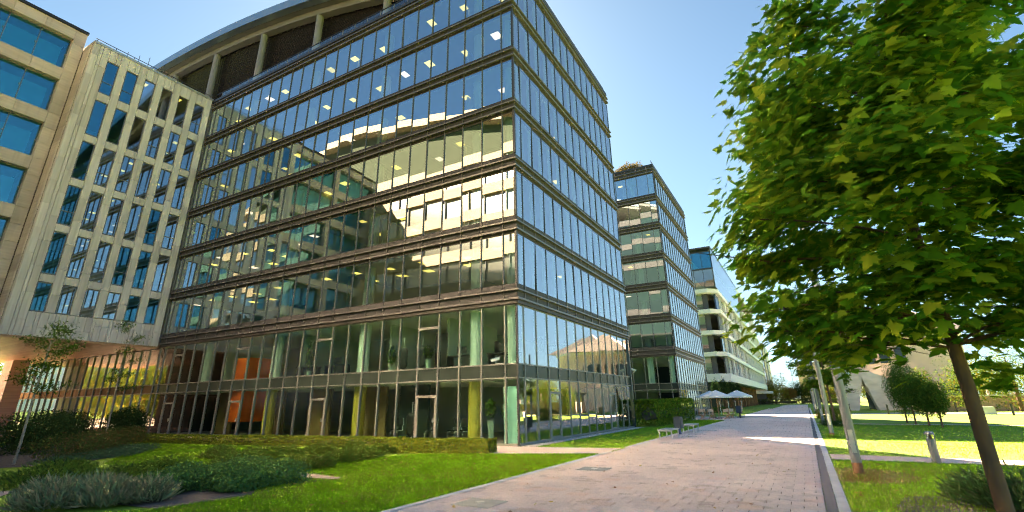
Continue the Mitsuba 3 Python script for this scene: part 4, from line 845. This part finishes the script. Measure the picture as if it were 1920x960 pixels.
# trees
def limb_tree(k, x, y, h0, h, rad, r0, nl, m='m_bark', wob=.06, tilt=0.0):
    """trunk and limbs; returns points on the limbs for the leaves"""
    zt = np.linspace(0, h, 9); pts = np.c_[x+wob*np.sin(zt*1.3)*zt/h+tilt*zt, y+wob*np.cos(zt*1.7)*zt/h, zt]
    ms(k, 'trunk', tube(pts, r0*(1-.8*(zt/h)**1.2)+.004, 10), m, True)
    tips, br = [], []
    for i in range(nl):
        t = h0+(h*.92-h0)*(i/(nl-1))**.9; a = i*2.4+R.uniform(-.3, .3); L = rad*(.75+.4*R.random())*(1-.45*((t-h0)/(h-h0))**2)
        b = np.array([np.interp(t, zt, pts[:, 0]), np.interp(t, zt, pts[:, 1]), t]); s = np.linspace(0, 1, 6)
        d = np.array([math.cos(a), math.sin(a), 0]); lift = L*(.25+.75*(t-h0)/(h-h0))
        q = b+d*L*s[:, None]+np.c_[0*s, 0*s, lift*s-.25*L*s**2.5]; br.append(tube(q, r0*.33*(1-.85*s)+.004, 6)); tips.append((q, L))
        for j in range(3):
            s0 = R.uniform(.35, .8); c = b+d*L*s0+np.array([0, 0, lift*s0-.25*L*s0**2.5]); a2 = a+R.choice([-1, 1])*R.uniform(.5, 1.1); L2 = L*.5
            u = np.linspace(0, 1, 4); q2 = c+np.array([math.cos(a2), math.sin(a2), .15])*L2*u[:, None]; br.append(tube(q2, r0*.14*(1-.8*u)+.003, 5)); tips.append((q2, L2))
    ms(k, 'limbs', cat(br), m, True)
    return tips
def maple_leaf():
    a = [(-.04, 0), (-.12, -.06), (-.34, -.10), (-.26, .06), (-.52, .16), (-.40, .24), (-.56, .44), (-.34, .42), (-.24, .40), (-.28, .60), (-.20, .62), (-.12, .82), (0, 1.02)]
    o = a+[(-x, y) for x, y in a[::-1][1:]]
    v = np.array([(x, y, -.28*x*x-.10*max(0, y-.4)**1.5+.03*abs(x)) for x, y in o]); n = len(v)
    v = np.vstack([v, [(0, .28, .03)]]); f = [(i, n, (i+1)) for i in range(n-1)]+[(n-1, n, 0)]
    return v, np.array(f)[:, ::-1]
MV, MF = maple_leaf()
MV2 = np.array([(0, 0, 0), (-.4, -.02, -.05), (-.5, .4, -.08), (-.2, .5, 0), (0, 1, -.1), (.2, .5, 0), (.5, .4, -.08), (.4, -.02, -.05)]); MF2 = np.array([(0, 3, 1), (1, 3, 2), (0, 5, 3), (3, 5, 4), (0, 7, 5), (5, 7, 6)])
def crown_maple(k, tips, c, r, n, size, base, acc, pacc, tv, tfc, single=0, droop=.25, layers=1.0):
    ps, ax = [], []
    L = sum(l for q, l in tips)
    for q, l in tips:
        m = max(3, int(n*.55*l/L)); t = R.uniform(.25, 1.08, m); s = np.linspace(0, 1, len(q))
        pp = np.c_[np.interp(t, s, q[:, 0]), np.interp(t, s, q[:, 1]), np.interp(t, s, q[:, 2])]+R.normal(0, 1, (m, 3))*np.array([.17, .17, .10])*r[0]*.55
        ps.append(pp)
    nb = n-sum(map(len, ps)); ncl = max(10, nb//75)
    d = R.normal(size=(ncl, 3)); d /= np.linalg.norm(d, axis=1, keepdims=True); rad = (.55+.45*R.random(ncl)**.5)*(.78+.44*meshkit.fbm(d*1.6+5, 3, 2)); cc_ = d*rad[:, None]*np.array(r)+np.array(c)
    if single: cc_ = np.vstack([cc_, np.array(LOW)])
    for q in cc_:
        m = nb//ncl; ps.append(q+R.normal(0, 1, (m, 3))*np.array([.115, .115, .05*layers])*r[0])
    p = np.vstack(ps); e = (p-np.array(c))/np.array(r); ok = np.linalg.norm(e, axis=1) < 1.13+.12*R.random(len(p))
    if single: ok[-len(LOW)*(nb//ncl):] = True
    p, e = p[ok], e[ok]
    out = e*np.array([1, 1, .35]); nrm = np.c_[out[:, 0]*.55, out[:, 1]*.55, np.full(len(p), .85)]+R.normal(0, .33, (len(p), 3))
    nz = nrm/np.linalg.norm(nrm, axis=1, keepdims=True)
    tip = np.c_[out[:, :2]+R.normal(0, .5, (len(p), 2)), -droop*np.ones(len(p))]; tip -= (tip*nz).sum(1, keepdims=True)*nz; tip /= np.linalg.norm(tip, axis=1, keepdims=True)
    M = np.stack([np.cross(tip, nz), tip, nz], 2); sz = size*R.uniform(.6, 1.25, len(p))
    col = vcol(base, len(p), 1, .3, .28, acc, pacc)
    near_ = np.argsort(np.linalg.norm(p-EYE, axis=1)/sz) if single else np.array([], int)
    # leaves that the lens sees, nearest first, stay single
    pick = []
    for i in near_:
        q = p[i]-EYE; dd = q@F_
        if dd > .3 and abs(q@rt/dd) < 1.03 and -.6 < (q@U2)/dd < .47: pick.append(i)
        if len(pick) >= single: break
    rest = np.setdiff1d(np.arange(len(p)), pick)
    v, f = scatter(tv, tfc, p[rest], M[rest], sz[rest]); ms(k, 'crown', (v, f), 'm_leaf', color=np.repeat(col[rest], len(tv), 0), kind='stuff')
    for i in pick:
        v, f = scatter(tv, tfc, p[i:i+1], M[i:i+1], sz[i:i+1]); ms(k, 'leaf', (v, f), 'm_leaf', color=np.repeat(col[i:i+1], len(tv), 0))
    return p
LOW = [(-.2, 7.2, 2.85), (-.1, 7.25, 2.55), (.12, 7.5, 2.45), (.2, 7.2, 2.85), (.45, 7.7, 2.35), (.75, 7.8, 2.3), (2.1, 7.6, 2.5), (2.5, 7.6, 2.7), (.6, 7.05, 2.7), (-.12, 6.85, 3.96), (0, 7.6, 3.1), (.5, 8.4, 2.6)]
k = thing('maple_tree', 'young maple with large lobed leaves and slender brown trunk at the right', 'tree')
tips = limb_tree(k, 1.68, 8.0, 2.35, 7.2, 2.15, .082, 22)
tw = []
for q in LOW:
    q = np.array(q); b = np.array([1.68, 8.0, max(2.3, q[2]-.25)]); u = np.linspace(0, 1.12, 8); l = b+(q-b)*u[:, None]+np.c_[0*u, 0*u, .28*u*(1.1-u)]; tw.append(tube(l, .017*(1-.8*u/1.12)+.003, 6))
    for j in range(5):
        d = R.normal(0, 1, 3)*np.array([.34, .34, .10]); tw.append(tube([l[5], l[5]+(q-l[5])*.4+d*.5, q+d], [.006, .005, .003], 5))
ms(k, 'twigs', cat(tw), 'm_bark', True)
crown_maple(k, tips, (1.78, 8.0, 4.75), (2.18, 2.3, 2.65), 19000, .172, (.145, .295, .02), (.36, .44, .03), .3, MV, MF, single=300)
k = thing('maple_tree', 'smaller round crowned maple at the right kerb behind the lamp posts', 'tree')
tips = limb_tree(k, 1.4, 41.9, 2.0, 5.4, 1.9, .09, 12); crown_maple(k, tips, (1.35, 41.9, 3.8), (2.0, 2.0, 1.6), 5200, .2, (.12, .21, .02), (.24, .30, .03), .2, MV2, MF2)
for n, (x, y, h, r) in enumerate(((5.95, 46.6, 4.1, .95), (6.15, 44.6, 4.2, 1.0), (6.45, 42.0, 3.2, .8), (6.75, 40.0, 2.6, .72))):
    k = thing('clipped_tree', ('tallest dense upright tree at the back of the group on the right lawn', 'dense upright tree second from the left in the lawn group', 'shorter upright tree third in the lawn group', 'smallest upright tree nearest the viewer in the lawn group')[n], 'tree', 'dense upright trees on the right lawn')
    ms(k, 'trunk', tube([(x, y, 0), (x+.03, y, .8), (x, y, h*.8)], [.06, .05, .02], 8), 'm_bark')
    v, f, c = blob_leaves(int(6500*r), (x, y, .65+(h-.65)*.5), (r, r, (h-.65)*.54), .10, (.07, .14, .025), .15, .35, acc=(.16, .22, .03), pacc=.12, lump=.3, seed=n); ms(k, 'crown', (v, f), 'm_leaf', color=c)
def feather_tree(x, y, h, pts, label, lean):
    k = thing('sapling', label, 'tree', 'thin saplings in the left planting bed')
    z = np.linspace(0, 1, 7); tr = np.c_[x+lean*z*h+.05*np.sin(z*9), y+0*z, z*h]; ms(k, 'trunk', tube(tr, .045*(1-.75*z)+.006, 7), 'm_bark_pale', True); ps, ds, br = [], [], []
    for (zz, dx, dy, dz) in pts:
        b = tr[int(min(6, zz*6))]; b = np.array([np.interp(zz, z, tr[:, 0]), y, zz*h]); u = np.linspace(0, 1, 6); q = b+np.array([dx, dy, dz])*u[:, None]-np.c_[0*u, 0*u, .12*u**2]; br.append(tube(q, .014*(1-.8*u)+.003, 5))
        for j in range(170):
            t = R.uniform(.3, 1.1); c = b+np.array([dx, dy, dz])*t+R.normal(0, 1, 3)*np.array([.2, .2, .07]); ps.append(c); ds.append(np.array([dx, dy, 0])*.3+R.normal(0, .35, 3)+np.array([0, 0, -.1]))
    ms(k, 'branches', cat(br), 'm_bark_pale'); p = np.array(ps); d = np.array(ds); v, f = scatter(NV*np.array([2.2, 1, 1]), NF, p, rot_to(d, R.uniform(0, 6.28, len(p)))[:, :, [0, 2, 1]], .13*R.uniform(.7, 1.4, len(p)))
    ms(k, 'foliage', (v, f), 'm_leaf', color=vcol((.085, .15, .02), len(p), 4, .3, .25))
feather_tree(-24.43, 7.75, 4.3, [(.55, 1.0, .3, .3), (.6, -1.1, -.2, .35), (.68, .9, -.4, .5), (.75, -.9, .5, .3), (.8, .5, .5, .6), (.84, 1.4, .1, .5), (.9, -.5, -.4, .5), (.95, .6, .1, .5), (1, -.1, .2, .6), (.65, -1.6, .1, .5)], 'thin sapling with feathery leaves nearest the left edge', .02)
feather_tree(-35.35, 14.9, 6.4, [(.45, 1.3, .3, .2), (.5, -1.0, .1, .4), (.55, 1.9, -.4, .2), (.6, -1.2, .3, .3), (.66, 1.3, .2, .4), (.75, .9, -.3, .4), (.85, .8, .3, .5), (.95, -1.2, .1, .7), (1, -.8, .1, .6)], 'taller thin sapling in front of the stone block underpass', -.03)
def round_tree(name, x, y, h, r, label, base, acc, pacc, n, size, cat_='tree', group=None, z0=.3):
    k = thing(name, label, cat_, group); ms(k, 'trunk', tube([(x, y, 0), (x+.1, y, h*.4), (x, y, h*.8)], [.16*r/2, .12*r/2, .04], 8), 'm_bark')
    L = []
    for s in range(5):
        a = s*1.3+x; L.append(blob_leaves(n//5, (x+.38*r*math.cos(a), y+.38*r*math.sin(a), h*(z0+.12)+(h*(1-z0)*.35)*(1+.5*math.sin(s*2.1+y))), (r*.72, r*.72, h*(1-z0)*.40), size, base, .4, .4, acc=acc, pacc=pacc, lump=.4, seed=s+int(abs(x)*3)))
    mm, cc = merge_l(L); ms(k, 'crown', mm, 'm_leaf_matt', color=cc)
AU = (.26, .20, .02)
TN = ['short and nearest the glass front', 'second in the near row', 'third in the near row', 'fourth in the near row', 'fifth in the near row', 'sixth in the near row', 'seventh in the near row', 'farthest in the near row', 'first of the back row', 'second of the row behind', 'third of the row behind', 'last of the row behind']
TL = [(-78, 4, 9, 4.5), (-86, -3, 10, 5), (-93, 4, 11, 5.5), (-101, -6, 11, 5.5), (-108, 3, 12, 6), (-117, -8, 11, 6), (-126, 0, 12, 6), (-136, -12, 12, 7), (-84, 15, 9, 4.5), (-92, 21, 10, 5), (-103, 18, 11, 6), (-112, 28, 12, 6)]
for n, (x, y, h, r) in enumerate(TL):
    round_tree('tree', x, y, h, r, 'sunlit yellow green tree beyond the underpass, '+TN[n], (.11, .15, .022), AU, .25, 3600, .45, group='sunlit trees beyond the underpass', z0=.05)
FT = ((-9.5, 205, 9.5, 5.0, (.17, .19, .02), AU, .45), (-5.8, 214, 6, 3.2, (.20, .13, .03), (.3, .12, .03), .3), (-1.5, 222, 8, 4.5, (.05, .085, .02), None, 0), (3.5, 215, 8.5, 4.5, (.07, .10, .02), AU, .15), (9, 205, 7, 4.2, (.06, .10, .02), AU, .2), (-14.5, 218, 7, 4, (.14, .17, .02), AU, .3), (18, 190, 8, 5, (.09, .12, .02), AU, .2), (34, 150, 9, 6, (.12, .16, .02), AU, .12), (48, 140, 9, 6, (.11, .15, .02), AU, .12), (60, 125, 10, 6, (.11, .15, .02), AU, .15))
NM = ('bright yellow green tree at the left end of the tree row closing the promenade', 'small orange tree in the far tree row', 'dark green tree in the middle of the far tree row', 'green tree right of the dark one in the far tree row', 'green tree behind the far lamp posts', 'yellow green tree beside the far grey block', 'tree behind the concrete arch', 'yellowish tree behind the low pink wall, leftmost', 'yellowish tree behind the low pink wall, middle', 'yellowish tree behind the low pink wall, rightmost')
for n, (x, y, h, r, b, a, pa) in enumerate(FT): round_tree('tree', x, y, h, r, NM[n], b, a, pa, 3200, .5, group='trees closing the far view' if n < 7 else 'trees behind the pink wall', z0=.1)
for n, (x, y, h, rr_) in enumerate(((16.5, 79.5, 7.0, 2.6), (12.6, 80.5, 5.2, 1.7), (21, 80, 7.5, 2.8), (26, 79, 7.5, 3), (31, 77, 7, 3))):
    round_tree('young_tree', x, y, h, rr_, 'yellow green tree before the round building, '+('second from the concrete arch', 'smallest and nearest the concrete arch', 'third from the arch', 'fourth from the arch', 'farthest from the arch')[n], (.12, .18, .025), AU, .12, 2600, .24, group='trees before the round building', z0=.06)
hedge('hedge', 'dark far hedge line across the end of the promenade', [(-16, 196), (-2, 198), (14, 192)], 1.5, 1.7, 3500, .4, (.05, .075, .02))
sheet('far_grass_strip', 'm_grass', rect(-20, 20, 178, 194), .03, label='pale sunlit grass strip at the end of the promenade')
bed('shrub', 'rounded bushy shrub growing on the roof of the second glass block', [(-15.3, 59.0), (-14.2, 59.3), (-16.3, 59.6)], 1.5, 3.5, 12000, .18, (.10, .09, .025), (.22, .15, .03), .3)
k_ = [q for q in scene if q.startswith('shrub') and 'roof' in labels.get(q.split('__')[0], {}).get('label', '')][0]
scene[k_]['to_world'] = T().translate([0, 0, 28.2])
for n, (y, h) in enumerate(((72, 4.2), (79, 4.6), (86, 4.4), (93, 4.3))):
    k = thing('conifer', 'slim staked conifer before the white banded block, '+('nearest', 'second', 'third', 'farthest')[n], 'tree', 'slim conifers before the white banded block')
    x = -11.6+.02*y; ms(k, 'trunk', tube([(x, y, 0), (x, y, h*.9)], [.06, .02], 6), 'm_bark'); v, f, c = blob_leaves(1500, (x, y, 2.0+(h-2)*.5), (.6, .6, (h-1.6)*.5), .16, (.025, .055, .02), .2, .3, seed=n); ms(k, 'crown', (v, f), 'm_leaf_matt', color=c); cyl(k, 'stake', 'm_white', x+.3, y-.3, 0, 1.6, .03)
bed('shrub', 'low green planting under the white banded block', [(-11.8, 64+3.2*i) for i in range(9)], 1.4, .8, 7000, .13, (.05, .09, .02))

# fallen leaves and small litter
lp, lm, ls_ = [], [], []
q = np.vstack([np.c_[R.uniform(-6.5, -.1, 90), R.uniform(6.5, 30, 90), np.full(90, .032)], np.c_[R.uniform(-13, -6.9, 130), R.uniform(7, 17, 130), np.full(130, .055)], np.c_[R.uniform(.4, 5, 110), R.uniform(8, 18, 110), np.full(110, .05)]])
n_ = np.c_[R.normal(0, .35, (len(q), 2)), np.ones(len(q))]
v, f = scatter(MV2-np.array([0, .45, 0]), MF2, q, rot_to(n_, R.uniform(0, 6.28, len(q))), R.uniform(.05, .10, len(q)))
k = key('leaf_litter'); add(k, mikit.ply((v, f), color=vcol((.30, .20, .05), len(q), 8, .4, .3, (.20, .11, .05), .4)), 'm_leaf_matt'); lab(k, 'fallen yellow and brown leaves scattered over paving and lawn', 'leaves', kind='stuff')
